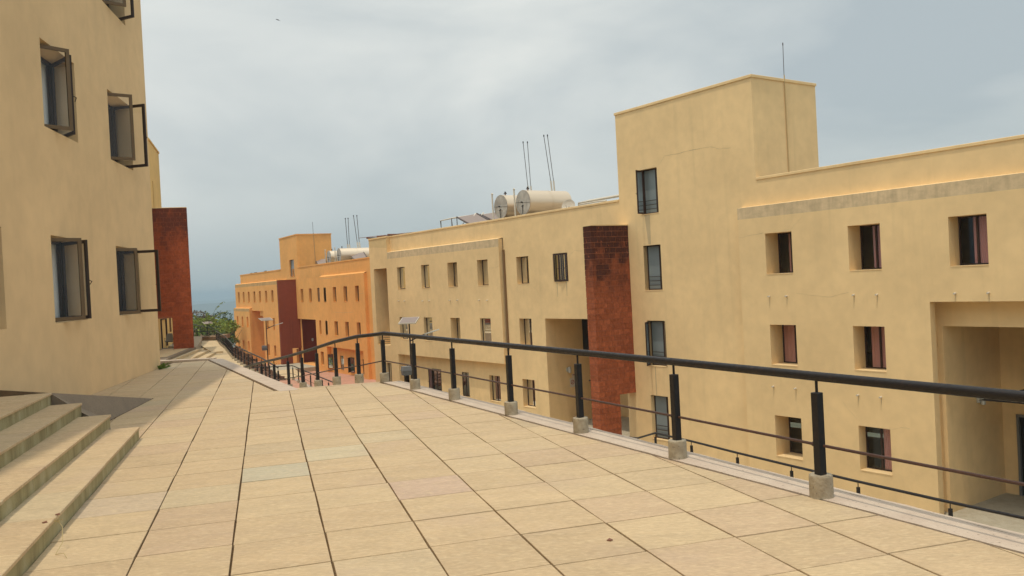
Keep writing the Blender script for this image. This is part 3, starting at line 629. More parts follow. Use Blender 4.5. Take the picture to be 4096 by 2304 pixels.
# ================================================================== PIERS OF LATERITE BLOCKS
def pier(bld, fr, s0, s1, tout, zbot, ztop, notch_t, notch_z, matb, seed, bl_=0.35, ch=0.232, joint=0.022):
    rd = random.Random(seed); pr_ = empty('laterite_pier', fr((s0 + s1) / 2, tout / 2, zbot)); pr_.parent = bld; pr_.location = WL[pr_] - WL[bld]
    core = MB(); g_ = 0.010
    core.box(fr, (s0 + g_, notch_t + g_, zbot), (s1 - g_, tout - g_, notch_z)); core.box(fr, (s0 + g_, 0.0, notch_z + g_), (s1 - g_, tout - g_, ztop - 0.02))
    core.build('mortar_core', M_latjoint, pr_)
    n = round((ztop - zbot) / ch); h = (ztop - zbot) / n
    for r in range(n):
        z0 = zbot + r * h; z1 = z0 + h; t0 = 0.0 if z0 > notch_z - h * 0.5 else notch_t
        t = tout - (bl_ * (0.5 if r % 2 else 1.0)) * rd.uniform(0.9, 1.1); edges = [tout]
        while t > t0 + 0.12: edges.append(t); t -= bl_ * rd.uniform(0.85, 1.12)
        edges.append(t0)
        for a, b in zip(edges, edges[1:]):
            j = joint / 2 * rd.uniform(0.6, 1.4); e = rd.uniform(-0.006, 0.006); mbx = MB()
            w0, w1, q0, q1 = (b + j, a - (j if a < tout else rd.uniform(-.004, .004)), z0 + j + rd.uniform(-.004, .004), z1 - j + rd.uniform(-.004, .004))
            mbx.box(fr, (s0 + e * .5, w0, q0), (s1 - e * .5, w1, q1)); mbx.build('laterite_block', matb, pr_)
    cp = MB(); cp.box(fr, (s0 - 0.01, 0.0, ztop), (s1 + 0.01, tout + 0.01, ztop + 0.035)); cp.build('coping', M_cream, pr_)
    return pr_

# ================================================================== CREAM BUILDING
bc = empty('cream_building', FA(30, -6, -6.2), 'long cream building across the court with a square stair tower and a red laterite pier', 'building')
S0, S1, ZB, ZT = 2.0, 52.63, -6.5, 5.0
tb = 0.26
Wt = []   # windows: sR, sL, zb, zt, frame t, style, plane t
for s0, s1, tf in ((47.60, 48.66, 0.07), (44.44, 45.46, 0.05), (41.20, 42.28, -0.15), (38.0, 39.07, -0.07)): Wt.append((s0, s1, 1.505, 2.90, tf, 'blind', tb))
for s0, s1, tf in ((47.60, 48.66, 0.07), (44.40, 45.46, 0.08), (41.20, 42.24, -0.15), (38.0, 39.06, 0.13)): Wt.append((s0, s1, -1.69, -0.28, tf, 'blind', tb))
for s0, s1, tf in ((47.56, 48.82, -0.16), (44.33, 45.48, -0.16), (41.16, 41.94, -0.16), (37.96, 39.03, -0.30)): Wt.append((s0, s1, -4.83, -3.43, tf, 'curtain', -0.13))
Wt.append((50.17, 50.9, -4.9, -3.31, 0.1, 'curtain', tb))
for z0, z1 in ((1.50, 2.89), (-1.69, -0.28), (-4.82, -3.40)): Wt.append((34.62, 35.69, z0, z1, -0.29, 'curtain', 0.0))
Wt.append((31.45, 32.60, 1.52, 2.89, -0.05, 'curtain', 0.0))
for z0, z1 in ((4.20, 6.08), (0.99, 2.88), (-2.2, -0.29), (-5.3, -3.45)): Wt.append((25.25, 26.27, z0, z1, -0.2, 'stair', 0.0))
for a in (18.6, 15.29, 12.02, 8.75, 5.4):
    k = round((18.6 - a) / 3.28); w_ = (1.13, 1.13, 1.1, 1.1, 1.1)[k]
    Wt.append((a, a + w_, 1.465, 2.915, (-0.45, -0.42, -0.30, -.4, -.4)[k], 'curtain', tb))
    if k < 2:
        Wt.append((a, a + w_ - 0.02, -1.78, -0.35, (-0.42, -0.36)[k], 'curtain', tb)); Wt.append((a - 0.03, a + w_ - 0.05, -5.05, -3.60, (-0.50, -0.12)[k], 'curtain', tb))
def hl(plane, lo, hi): return [(a, b, c, d, plane - tf + 0.02) for a, b, c, d, tf, st, pl_ in Wt if pl_ == plane and lo <= a < hi]
wl = MB()
# main wall plane t=0 : right wing, tower foot, centre
wall(wl, FA, 0.0, 20.22, 36.82, ZB, 4.9, hl(0.0, 20.22, 36.82) + [(27.7, 33.47, -5.57, -0.26, 4.0)], M_cream)
wall(wl, FA, 0.0, 36.82, 50.08, 3.95, 4.9, [], M_cream); wall(wl, FA, 0.0, S0, 20.22, 3.97, 4.9, [], M_cream)
wall(wl, FA, 0.0, 20.22, 27.63, 4.9, 8.65, hl(0.0, 20.22, 27.63), M_cream)
# right bay
wall(wl, FA, tb, S0, 20.93, ZB, 3.51, hl(tb, S0, 20.93) + [(4.0, 13.79, -6.25, 0.42, 0.26)], M_cream)
wl.face([FA(20.93, tb, ZB), FA(20.93, 0, ZB), FA(20.93, 0, 3.93), FA(20.93, tb, 3.93)], M_cream)
wl.face([FA(S0, tb, 3.93), FA(20.93, tb, 3.93), FA(20.93, 0, 3.97), FA(S0, 0, 3.97)], M_cream)
# left bay with undercut
wall(wl, FA, tb, 36.87, 49.08, -2.67, 3.51, hl(tb, 36.8, 49.0), M_cream)
wall(wl, FA, tb, 49.08, S1, ZB, 3.51, [h for h in hl(tb, 49.5, 60)] + [(50.13, 52.06, -2.18, 2.92, 3.0)], M_cream)
wall(wl, FA, tb, 49.95, S1, 3.51, 4.9, [], M_cream)
wl.face([FA(49.95, tb, 3.93), FA(49.95, 0, 3.93), FA(49.95, 0, 4.9), FA(49.95, tb, 4.9)], M_cream)
wl.face([FA(36.87, tb, -2.67), FA(36.87, 0, -2.67), FA(36.87, 0, 3.93), FA(36.87, tb, 3.93)], M_cream)
wl.face([FA(36.87, tb, 3.93), FA(49.95, tb, 3.93), FA(49.95, 0, 3.99), FA(36.87, 0, 3.99)], M_cream)
wl.face([FA(36.82, tb, -2.67), FA(49.08, tb, -2.67), FA(49.08, -0.13, -2.67), FA(36.82, -0.13, -2.67)], M_cream)
wl.face([FA(49.08, tb, ZB), FA(49.08, -0.13, ZB), FA(49.08, -0.13, -2.67), FA(49.08, tb, -2.67)], M_cream)
wl.face([FA(36.82, 0, ZB), FA(36.82, -0.13, ZB), FA(36.82, -0.13, -2.67), FA(36.82, 0, -2.67)], M_cream)
wall(wl, FA, -0.13, 36.82, 49.08, ZB, -2.67, hl(-0.13, 30, 60), M_cream)
# ends, back, roofs, tower
wl.face([FA(S1, tb, ZB), FA(S1, -12, ZB), FA(S1, -12, 4.9), FA(S1, tb, 4.9)], M_cream); wl.face([FA(S0, tb, ZB), FA(S0, -12, ZB), FA(S0, -12, 4.9), FA(S0, tb, 4.9)], M_cream)
wl.face([FA(S0, -12, ZB), FA(S1, -12, ZB), FA(S1, -12, 4.9), FA(S0, -12, 4.9)], M_cream)
for a_, b_ in ((S0, 20.2), (27.65, S1)):
    wl.face([FA(a_, -0.2, 4.15), FA(b_, -0.2, 4.15), FA(b_, -12, 4.15), FA(a_, -12, 4.15)], M_conc); wl.face([FA(a_, -0.2, 4.15), FA(b_, -0.2, 4.15), FA(b_, -0.2, 4.9), FA(a_, -0.2, 4.9)], M_cream)
wl.face([FA(20.2, -3.9, 4.15), FA(27.65, -3.9, 4.15), FA(27.65, -12, 4.15), FA(20.2, -12, 4.15)], M_conc)
wl.face([FA(20.25, -0.05, 8.6), FA(27.6, -0.05, 8.6), FA(27.6, -3.75, 8.6), FA(20.25, -3.75, 8.6)], M_conc)
for s_ in (20.22, 27.63): wl.face([FA(s_, 0, 4.1), FA(s_, -3.78, 4.1), FA(s_, -3.78, 8.65), FA(s_, 0, 8.65)], M_cream)
wl.face([FA(20.22, -3.78, 4.1), FA(27.63, -3.78, 4.1), FA(27.63, -3.78, 8.65), FA(20.22, -3.78, 8.65)], M_cream)
# entrance recess and portal backs
wl.face([FA(27.7, -3.97, -5.57), FA(33.47, -4, -5.57), FA(33.47, -4, -0.26), FA(27.7, -4, -0.26)], M_cream)
# portal: jamb, beam, inner recess
wl.face([FA(13.79, 0, -6.25), FA(14.0, 0, -6.25), FA(14.0, 0, 0.42), FA(13.79, 0, 0.42)], M_cream); wl.face([FA(14.0, 0, -6.25), FA(14.0, -0.43, -6.25), FA(14.0, -0.43, 0.42), FA(14.0, 0, 0.42)], M_cream)
wl.face([FA(4, 0, 0.42), FA(14.0, 0, 0.42), FA(14.0, -0.43, 0.42), FA(4, -0.43, 0.42)], M_cream)
wl.face([FA(4, -0.43, -0.36), FA(14.0, -0.43, -0.36), FA(14.0, -0.43, 0.42), FA(4, -0.43, 0.42)], M_cream)
wl.face([FA(4, -0.43, -0.36), FA(13.8, -0.43, -0.36), FA(13.8, -3.85, -0.36), FA(4, -3.85, -0.36)], M_cream)
wl.face([FA(13.8, -0.43, -6.25), FA(14.0, -0.43, -6.25), FA(14.0, -0.43, -0.36), FA(13.8, -0.43, -0.36)], M_cream)
wl.face([FA(13.8, -0.43, -6.25), FA(13.8, -3.85, -6.25), FA(13.8, -3.85, -0.36), FA(13.8, -0.43, -0.36)], M_cream)
wall(wl, FA, -3.85, 4, 13.8, -6.25, -0.36, [(11.4, 13.36, -6.2, -3.47, 0.1)], M_cream)
wl.face([FA(4, 0.26, -6.2), FA(13.79, 0.26, -6.2), FA(13.79, -3.85, -6.2), FA(4, -3.85, -6.2)], M_floor)
wl.face([FA(27.7, 0.01, -5.56), FA(33.46, 0.01, -5.56), FA(33.46, -3.98, -5.56), FA(27.7, -3.98, -5.56)], M_floor)
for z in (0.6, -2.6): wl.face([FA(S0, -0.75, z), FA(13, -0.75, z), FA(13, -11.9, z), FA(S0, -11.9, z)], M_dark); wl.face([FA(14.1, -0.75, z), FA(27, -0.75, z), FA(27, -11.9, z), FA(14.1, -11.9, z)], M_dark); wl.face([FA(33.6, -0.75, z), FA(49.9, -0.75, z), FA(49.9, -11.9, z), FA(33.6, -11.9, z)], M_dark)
wl.build('wall', None, bc)
def band(bld, fr, t, s0, s1, z0, z1, m):
    b_ = MB(); b_.face([fr(s0, t, z0), fr(s1, t, z0), fr(s1, t, z1), fr(s0, t, z1)]); return b_.build('parapet_band', m, bld)
band(bc, FA, tb, S0, 20.93, 3.51, 3.93, M_creamband); band(bc, FA, tb, 36.87, 49.95, 3.51, 3.93, M_creamband)
for z0, z1, s0, s1, t0, t1 in ((4.9, 5.0, S0, 20.2, -0.22, 0.035), (4.9, 5.0, 27.65, 49.9, -0.22, 0.035), (4.9, 5.0, 49.92, S1 + 0.03, -0.22, tb + 0.035)):
    b_ = MB(); b_.box(FA, (s0, t0, z0), (s1, t1, z1)); b_.build('coping', M_cream, bc, bevel=0.01)
b_ = MB(); b_.box(FA, (20.18, -3.82, 8.65), (27.67, 0.04, 8.76)); b_.build('coping', M_cream, bc, bevel=0.01)
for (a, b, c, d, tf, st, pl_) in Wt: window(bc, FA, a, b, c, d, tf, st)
for (s_, z_) in [(19.65, .67), (18.91, .67), (16.3, .67), (15.48, .67), (13.0, .67), (12.05, .67), (19.66, -2.56), (18.72, -2.56), (16.31, -2.59), (15.51, -2.59), (48.56, .77), (47.78, .76), (45.4, .74), (44.56, .74), (42.13, .74), (41.28, .74), (38.97, .72), (38.17, .71)]:
    m_ = MB(); m_.tube([FA(s_, tb - 0.02, z_), FA(s_, tb + 0.10, z_ - 0.012)], 0.028, 8); m_.build('drain_spout', M_white, bc)
    m_ = MB(); m_.face([FA(s_ - 0.013, tb + 0.003, z_ - 0.04), FA(s_ + 0.013, tb + 0.003, z_ - 0.04), FA(s_ + 0.004, tb + 0.003, z_ - rnd.uniform(0.22, 0.38)), FA(s_ - 0.004, tb + 0.003, z_ - 0.25)]); m_.build('drip_stain', M_grime, bc)
m_ = MB()
for s_, zt_, zb_ in ((32.35, 1.50, 0.80), (31.62, 1.50, 0.82)): m_.face([FA(s_ - 0.05, 0.003, zt_), FA(s_ + 0.05, 0.003, zt_), FA(s_ + 0.012, 0.003, zb_), FA(s_ - 0.012, 0.003, zb_)])
m_.face([FA(26.10, 0.003, 4.16), FA(25.77, 0.003, 4.16), FA(25.80, 0.003, 2.92), FA(25.94, 0.003, 2.92)]); m_.face([FA(25.93, 0.003, -2.24), FA(25.88, 0.003, -2.24), FA(25.87, 0.003, -3.43), FA(25.92, 0.003, -3.43)])
DRIP = m_
for k in range(4):
    q_ = MB(); q_.face(DRIP.v[4 * k:4 * k + 4]); q_.build('drip_stain', M_grime, bc)
# sills
for (a, b, c, d, tf, st, pl_) in Wt:
    m_ = MB(); m_.box(FA, (a - 0.03 if st == 'stair' else a + 0.001, tf - 0.02, c - 0.022), (b + 0.03 if st == 'stair' else b - 0.001, pl_ + 0.014, c + 0.004)); m_.build('window_sill', M_cream, bc)
# open casements of the cream building
wn = window(bc, FA, 31.47, 32.58, 1.54, 2.87, -0.30, 'none')
sash(wn, FA, 32.55, -0.02, 1.56, 2.86, 0.55, 8, -1, M_frame, True); sash(wn, FA, 31.5, -0.02, 1.56, 2.86, 0.52, 18, +1, M_frame, True)
w3 = MB(); w3.box(FA, (25.2, 0.002, -2.22), (25.23, 0.01, -0.3)); w3 = w3.build('window', M_frame, bc)
sash(w3, FA, 26.22, -0.03, -2.18, -0.34, 0.42, 62, -1, M_frame, False)
sash(w3, FA, 45.45, -0.15, -4.8, -3.44, 0.52, 55, -1, M_frame, True); sash(w3, FA, 26.18, -0.1, 4.22, 6.05, 0.5, 78, -1, M_frame, True); sash(w3, FA, 48.78, -0.15, -4.8, -3.47, 0.5, 50, -1, M_frame, False)
# downpipe beside the left bay, fine groove of the undercut edge
m_ = MB(); m_.box(FA, (36.70, 0.0, -1.9), (36.80, 0.09, 3.33)); m_.build('downpipe', M_pipebrown, bc)
# wall of the tower: conduit and lightning rod
m_ = MB(); m_.tube([FA(20.19, -1.90, 5.2), FA(20.19, -1.88, 8.9)], 0.022, 6); m_.build('conduit', M_cablepaint, bc)
m_ = MB(); m_.tube([FA(20.20, -1.88, 8.7), FA(20.20, -1.90, 10.06)], 0.012, 6); m_.tube([FA(20.2, -1.9, 10.02), FA(20.2, -1.9, 10.12)], 0.02, 6); m_.build('lightning_rod', M_pole, bc)
# hairline cracks
m_ = MB(); m_.face([FA(49.97, tb + 0.003, 4.24), FA(52.60, tb + 0.003, 4.42), FA(52.60, tb + 0.003, 4.88), FA(49.97, tb + 0.003, 4.88)]); m_.build('paint_patch', M_patch, bc)
def crack(bld, fr, t, pts, w_=0.012, m=None):
    m_ = MB()
    P = []
    for (a, b) in zip(pts, pts[1:]):
        n = 5
        for k in range(n): P.append((a[0] + (b[0] - a[0]) * k / n + rnd.uniform(-.02, .02), a[1] + (b[1] - a[1]) * k / n + rnd.uniform(-.015, .015)))
    P.append(pts[-1])
    for i, (p, q) in enumerate(zip(P, P[1:])):
        ww = w_ * rnd.uniform(0.3, 1.0); m_.face([fr(p[0], t + .003, p[1] - ww / 2), fr(q[0], t + .003, q[1] - ww / 2), fr(q[0], t + .003, q[1] + ww / 2), fr(p[0], t + .003, p[1] + ww / 2)])
    m_.build('plaster_crack', m or M_grime, bld)
crack(bc, FA, 0, [(25.14, 6.12), (24.76, 6.45), (23.65, 6.46), (22.29, 6.45), (21.93, 6.3), (21.32, 6.26)], 0.02)
crack(bc, FA, tb, [(37.9, 2.45), (37.3, 2.4), (36.9, 2.5)]); crack(bc, FA, tb, [(20.9, 2.85), (19.8, 2.95)]); crack(bc, FA, tb, [(18.6, 3.0), (18.2, 3.3), (18.05, 3.6)]); crack(bc, FA, tb, [(15.3, -3.62), (14.9, -3.5), (14.6, -3.5)]); crack(bc, FA, tb, [(16.9, -2.9), (16.4, -3.4)])
crack(bc, FA, 0, [(34.5, 1.45), (34.1, 1.2), (33.7, 0.8)]); crack(bc, FA, 0, [(31.4, 2.7), (30.9, 2.95), (30.3, 2.9)]); crack(bc, FA, tb, [(18.5, 0.75), (17.2, 0.6), (16.5, 0.75)])
# grille in the tall slot
for k in range(5):
    m_ = MB(); m_.box(FA, (50.14, 0.12, -1.54 - 0.13 * k), (52.05, 0.15, -1.515 - 0.13 * k)); m_.build('grille_bar', M_pole, bc)
# entrance: near-black slab standing for the unlit opening, signs and lamp on the far jamb
m_ = MB(); m_.box(FA, (27.8, -2.60, -2.0), (33.46, -2.32, -0.27)); m_.build('dark_opening_slab', M_dark, bc)
m_ = MB(); m_.box(FA, (31.35, -1.03, -5.57), (31.40, -0.98, -3.3)); m_.box(FA, (31.35, -1.03, -3.33), (31.52, -0.98, -3.28)); m_.build('gate_frame', M_rail, bc)
m_ = MB(); m_.box(FA, (11.4, -3.95, -6.2), (13.36, -3.90, -3.47)); m_.build('door_pane', M_dark, bc)
m_ = MB(); m_.box(FA, (13.28, -3.92, -6.2), (13.36, -3.80, -3.47)); m_.box(FA, (11.4, -3.92, -3.55), (13.28, -3.80, -3.47)); m_.build('door_frame', M_grey, bc)
pier(bc, FA, 27.16, 27.68, 2.09, -5.75, 3.82, 0.92, -3.38, M_lat, 3)
m_ = MB(); m_.box(FA, (26.2, -1.0, -5.3), (27.16, -0.9, -3.0)); 
# rusty sheet over the far parapet
m_ = MB(); m_.box8([FA(53.7, 0.5, 5.12), FA(48.4, -1.6, 5.16), FA(49.4, -3.0, 5.3), FA(53.6, -1.5, 5.3), FA(53.7, 0.5, 5.15), FA(48.4, -1.6, 5.19), FA(49.4, -3.0, 5.33), FA(53.6, -1.5, 5.33)])
rs = m_.build('roof_sheet', M_rust, None, label='rusty corrugated sheet lying on the far left corner of the cream roof', category='roof sheet')
for k in range(3):
    b_ = MB(); b_.box(FA, (49.6 + 1.6 * k, -1.6, 5.02), (49.68 + 1.6 * k, 0.30, 5.12)); b_.build('batten', M_rust, rs)

def small_thing(mb, name, m, label, cat, group=None, **k):
    o = mb.build(name, m, None, **k); o['label'] = label; o['category'] = cat
    if group: o['group'] = group
    return o
def wall_lamp(fr, s, t, z, label, nrm):
    """round up-and-down lamp on the jamb face s"""
    e = empty('wall_lamp', fr(s, t, z), label, 'wall lamp')
    m_ = MB(); m_.box(fr, (s - 0.005, t - 0.07, z - 0.10), (s - 0.10, t + 0.07, z + 0.10)); m_.build('bracket', M_walllamp, e)
    m_ = MB(); m_.tube([fr(s - 0.16, t - 0.02, z - 0.15), fr(s - 0.16, t - 0.02, z + 0.15)], 0.08, 14); m_.build('lamp_tube', M_walllamp, e, smooth=True)
wall_lamp(FA, 33.47, -1.24, -2.92, 'silver tube lamp on the jamb of the entrance beside the red laterite pier', None)
wall_lamp(FA, 13.80, -2.3, -2.83, 'silver tube lamp inside the deep portal at the right edge', None)
wall_lamp(FB, 89.75, -0.95, -3.58, 'small silver lamp in the dark entrance of the orange building', None)
# signs on the jamb s=33.47
sg = empty('sign', FA(33.46, -1.65, -3.5), 'white no smoking notice with red ring in the cream entrance, lower of two', 'sign')
m_ = MB(); m_.box(FA, (33.465, -1.36, -3.83), (33.455, -2.05, -3.37)); m_.build('board', M_sign, sg)
m_ = MB(); c_ = (-1.52, -3.58)
for k in range(24):
    a, b = 2 * math.pi * k / 24, 2 * math.pi * (k + 1) / 24
    m_.face([FA(33.452, c_[0] + r_ * math.cos(x), c_[1] + r_ * math.sin(x)) for r_, x in ((0.085, a), (0.085, b), (0.115, b), (0.115, a))])
m_.face([FA(33.451, c_[0] + x, c_[1] + y) for x, y in ((-.075, .055), (-.055, .075), (.075, -.055), (.055, -.075))]); m_.build('ring', M_signred, sg)
for z_, h_, a, b in ((-3.46, 0.022, -1.68, -2.02), (-3.52, 0.008, -1.70, -2.02), (-3.62, 0.014, -1.76, -2.0), (-3.69, 0.012, -1.72, -2.0)):
    t_ = a; m_ = MB()
    while t_ > b:
        l_ = rnd.uniform(0.02, 0.05); m_.face([FA(33.452, t_, z_ - h_), FA(33.452, t_ - l_, z_ - h_), FA(33.452, t_ - l_, z_ + h_), FA(33.452, t_, z_ + h_)]); t_ -= l_ + 0.008
    m_.build('text_line', M_signblack, sg)
sg = empty('sign', FA(33.46, -1.66, -3.3), 'small white notice with red heading above the no smoking sign', 'sign')
m_ = MB(); m_.box(FA, (33.465, -1.51, -3.365), (33.457, -1.82, -3.17)); m_.build('board', M_sign, sg)
m_ = MB(); m_.face([FA(33.454, -1.55, -3.24), FA(33.454, -1.78, -3.24), FA(33.454, -1.78, -3.20), FA(33.454, -1.55, -3.20)]); m_.build('text_line', M_signred, sg)

# ================================================================== ORANGE BUILDING
bo = empty('orange_building', FB(92, -6, -7.3), 'bright orange building farther down the court with its own tower and dark red pier', 'building')
S0, S1, ZB = 68.0, 118.8, -8.0
OW = []
for a, b in ((88.03, 88.97), (84.97, 85.91), (80.23, 81.20), (77.11, 78.10), (73.97, 74.97), (70.82, 71.83)): OW.append((a, b, 0.53, 1.92, 0.0, 'blind', tb))
OW.append((82.28, 83.03, 0.56, 1.93, 0.2, 'curtain', tb))
for a, b in ((82.30, 82.94), (80.28, 81.26), (77.12, 78.11), (74.0, 75.0), (70.87, 71.85)): OW.append((a, b, -2.71, -1.32, 0.0, 'blind', tb))
for a, b in ((80.25, 81.69), (77.10, 78.08), (74.05, 75.18), (70.9, 71.91)): OW.append((a, b, -5.98, -4.62, -0.17, 'curtain', -0.13))
OW.append((82.03, 82.98, -5.79, -4.44, 0.0, 'blind', tb))
for a in (118.62, 115.68, 112.63, 109.5, 106.53, 103.4, 100.4): OW.append((a, a + 0.97, 0.56, 1.95, -0.05, 'blind', tb))
for a in (100.4, 103.46): OW.append((a, a + 0.93, -2.75, -1.34, -0.05, 'blind', tb)); OW.append((a + 0.05, a + 1.0, -5.93, -4.58, -0.05, 'blind', tb))
for a in (118.55, 115.6, 112.6): OW.append((a, a + 0.92, -2.66, -1.31, 0.25, 'blind', 0.6)); OW.append((a + 0.03, a + 0.98, -5.85, -4.51, 0.25, 'blind', 0.6))
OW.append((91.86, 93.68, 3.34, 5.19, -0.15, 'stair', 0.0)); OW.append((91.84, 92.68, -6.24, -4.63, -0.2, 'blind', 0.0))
def hb(plane, lo, hi): return [(a, b, c, d, plane - tf + 0.02) for a, b, c, d, tf, st, p in OW if p == plane and lo <= a < hi]
wl = MB(); M_ = M_orange
wall(wl, FB, 0.0, 68.0, 118.8, 3.0, 4.2, hb(0.0, 91, 94), M_); wall(wl, FB, 0.0, 90.4, 97.5, 4.2, 7.75, hb(0.0, 91, 94), M_)
wall(wl, FB, 0.0, 68.0, 69.4, ZB, 3.0, [], M_); wall(wl, FB, 0.0, 90.0, 95.0, ZB, 3.0, hb(0.0, 91, 94), M_)
wall(wl, FB, tb, 80.9, 91.0, ZB, 3.0, [h for h in hb(tb, 80.9, 91)] + [(84.1, 90.9, -6.04, -1.27, 3.5)], M_)
wall(wl, FB, tb, 69.4, 80.9, -3.82, 3.0, [h for h in hb(tb, 69, 80.9)], M_)
wall(wl, FB, tb, 95.0, 121.2, ZB, 2.62, hb(tb, 95, 121) + [(105.9, 111.7, -7.2, -0.53, 3.2)], M_)
wall(wl, FB, tb, 69.4, 70.55, ZB, -3.82, [], M_)
wl.face([FB(70.55, tb, -3.82), FB(80.9, tb, -3.82), FB(80.9, -0.13, -3.82), FB(70.55, -0.13, -3.82)], M_); wl.face([FB(80.9, tb, ZB), FB(80.9, -0.13, ZB), FB(80.9, -0.13, -3.82), FB(80.9, tb, -3.82)], M_)
wall(wl, FB, -0.13, 70.55, 80.9, ZB, -3.82, hb(-0.13, 60, 90), M_)
wl.face([FB(69.4, tb, ZB), FB(69.4, -0.15, ZB), FB(69.4, -0.15, 3.0), FB(69.4, tb, 3.0)], M_); wl.face([FB(69.4, tb, 3.0), FB(82.2, tb, 3.0), FB(82.2, 0, 3.12), FB(69.4, 0, 3.12)], M_)
wl.face([FB(95, tb, 3.03), FB(121.2, tb, 3.03), FB(121.2, 0, 3.12), FB(95, 0, 3.12)], M_); wl.face([FB(95, tb, ZB), FB(95, 0, ZB), FB(95, 0, 3.03), FB(95, tb, 3.03)], M_)
wl.face([FB(121.2, tb, ZB), FB(121.2, -12, ZB), FB(121.2, -12, 3.03), FB(121.2, tb, 3.03)], M_); wl.face([FB(118.8, 0, 3.0), FB(118.8, -12, 3.0), FB(118.8, -12, 4.2), FB(118.8, 0, 4.2)], M_)
wl.face([FB(68, -12, ZB), FB(121.2, -12, ZB), FB(121.2, -12, 4.2), FB(68, -12, 4.2)], M_); wl.face([FB(68, 0, ZB), FB(68, -12, ZB), FB(68, -12, 4.2), FB(68, 0, 4.2)], M_)
for a_, b_, t_ in ((68, 90.38, -.01), (97.52, 118.8, -.01), (90.38, 97.52, -3.9)): wl.face([FB(a_, t_, 3.5), FB(b_, t_, 3.5), FB(b_, -12, 3.5), FB(a_, -12, 3.5)], M_conc)
wl.face([FB(90.45, -.05, 7.7), FB(97.45, -.05, 7.7), FB(97.45, -3.8, 7.7), FB(90.45, -3.8, 7.7)], M_conc); wl.face([FB(118, 0.2, 3.02), FB(121.2, 0.2, 3.02), FB(121.2, -12, 3.02), FB(118, -12, 3.02)], M_conc)
for s_ in (90.4, 97.5): wl.face([FB(s_, 0, 3.5), FB(s_, -3.85, 3.5), FB(s_, -3.85, 7.75), FB(s_, 0, 7.75)], M_)
wl.face([FB(90.4, -3.85, 3.5), FB(97.5, -3.85, 3.5), FB(97.5, -3.85, 7.75), FB(90.4, -3.85, 7.75)], M_)
wl.face([FB(84.1, -3.24, -6.04), FB(90.9, -3.24, -6.04), FB(90.9, -3.24, -1.27), FB(84.1, -3.24, -1.27)], M_red)
wl.face([FB(105.9, -2.94, -7.2), FB(111.7, -2.94, -7.2), FB(111.7, -2.94, -0.53), FB(105.9, -2.94, -0.53)], M_)
wl.face([FB(90.885, tb - 0.002, -6.04), FB(90.885, -3.2, -6.04), FB(90.885, -3.2, -1.27), FB(90.885, tb - 0.002, -1.27)], M_red)
wl.box(FB, (105.9, -0.6, -1.17), (108.6, 0.0, -0.55), M_)
wl.build('wall', None, bo)
band(bo, FB, tb, 95.0, 121.2, 2.62, 3.03, M_orangeband)
lb = MB(); wall(lb, FB, 0.6, 111.65, 121.2, ZB, -0.62, [(a, b, c, d, 0.33) for a, b, c, d, tf, st, p in OW if p == 0.6], M_)
lb.face([FB(111.65, 0.6, ZB), FB(111.65, tb, ZB), FB(111.65, tb, -0.22), FB(111.65, 0.6, -0.22)], M_); lb.face([FB(121.2, 0.6, ZB), FB(121.2, tb, ZB), FB(121.2, tb, -0.22), FB(121.2, 0.6, -0.22)], M_)
lb.face([FB(111.65, 0.6, -0.22), FB(121.2, 0.6, -0.22), FB(121.2, tb, -0.15), FB(111.65, tb, -0.15)], M_); lb.build('bay', None, bo)
band(bo, FB, 0.6, 111.65, 121.2, -0.62, -0.22, M_orangeband)
for s0, s1, z0, t0, t1 in ((68.0, 90.35, 4.2, -0.22, 0.04), (97.55, 118.84, 4.2, -0.22, 0.04), (90.35, 97.55, 7.75, -3.9, 0.05)):
    b_ = MB(); b_.box(FB, (s0, t0, z0), (s1, t1, z0 + 0.12)); b_.build('coping', M_orange, bo)
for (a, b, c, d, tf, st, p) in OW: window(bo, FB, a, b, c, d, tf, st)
for (a, b, c, d, tf, st, p) in OW:
    m_ = MB(); m_.box(FB, (a + 0.001, tf - 0.02, c - 0.03), (b - 0.001, p + 0.02, c + 0.004)); m_.build('window_sill', M_orange, bo)
wn = MB(); wn.box(FB, (80.22, -0.10, -6.0), (80.26, -0.06, -4.6)); wn = wn.build('window', M_frame, bo)
for hs, w_, an in ((81.66, 0.68, 30), (75.15, 0.58, 40)): sash(wn, FB, hs, -0.10, -5.98, -4.63, w_, an, -1, M_frame, False)
for hs, w_, an in ((80.26, 0.68, 25), (74.06, 0.52, 25)): sash(wn, FB, hs, 0.28 if hs > 82 else -0.10, 0.58 if hs > 82 else -5.98, 1.9 if hs > 82 else -4.63, w_, an, +1, M_frame, False)
# smooth red pier
pr2 = MB(); pr2.box(FB, (90.57, 1.0, -7.3), (91.0, 2.2, -4.4)); pr2.box(FB, (90.57, 0.0, -4.4), (91.0, 2.2, 2.97)); pr2.build('red_pier', M_red, bo)
pr2 = MB(); pr2.box(FB, (90.55, 0.0, 2.97), (91.02, 2.22, 3.01)); pr2.build('coping', M_orange, bo)
m_ = MB(); m_.tube([FB(90.37, -1.95, 4.5), FB(90.37, -1.9, 7.9)], 0.025, 6); m_.build('conduit', M_cablepaint, bo)
m_ = MB(); m_.tube([FB(90.45, -1.9, 7.8), FB(90.5, -1.9, 9.15)], 0.018, 6); m_.build('lightning_rod', M_pole, bo)
crack(bo, FB, tb, [(82.2, 2.8), (78, 2.78), (76.2, 2.85), (75.6, 2.7), (75.0, 2.85), (73.2, 2.8)], 0.03); crack(bo, FB, tb, [(78.5, -0.45), (75, -0.5), (72.5, -0.4)], 0.02); crack(bo, FB, tb, [(70.7, 1.2), (69.5, 1.25)], 0.03)

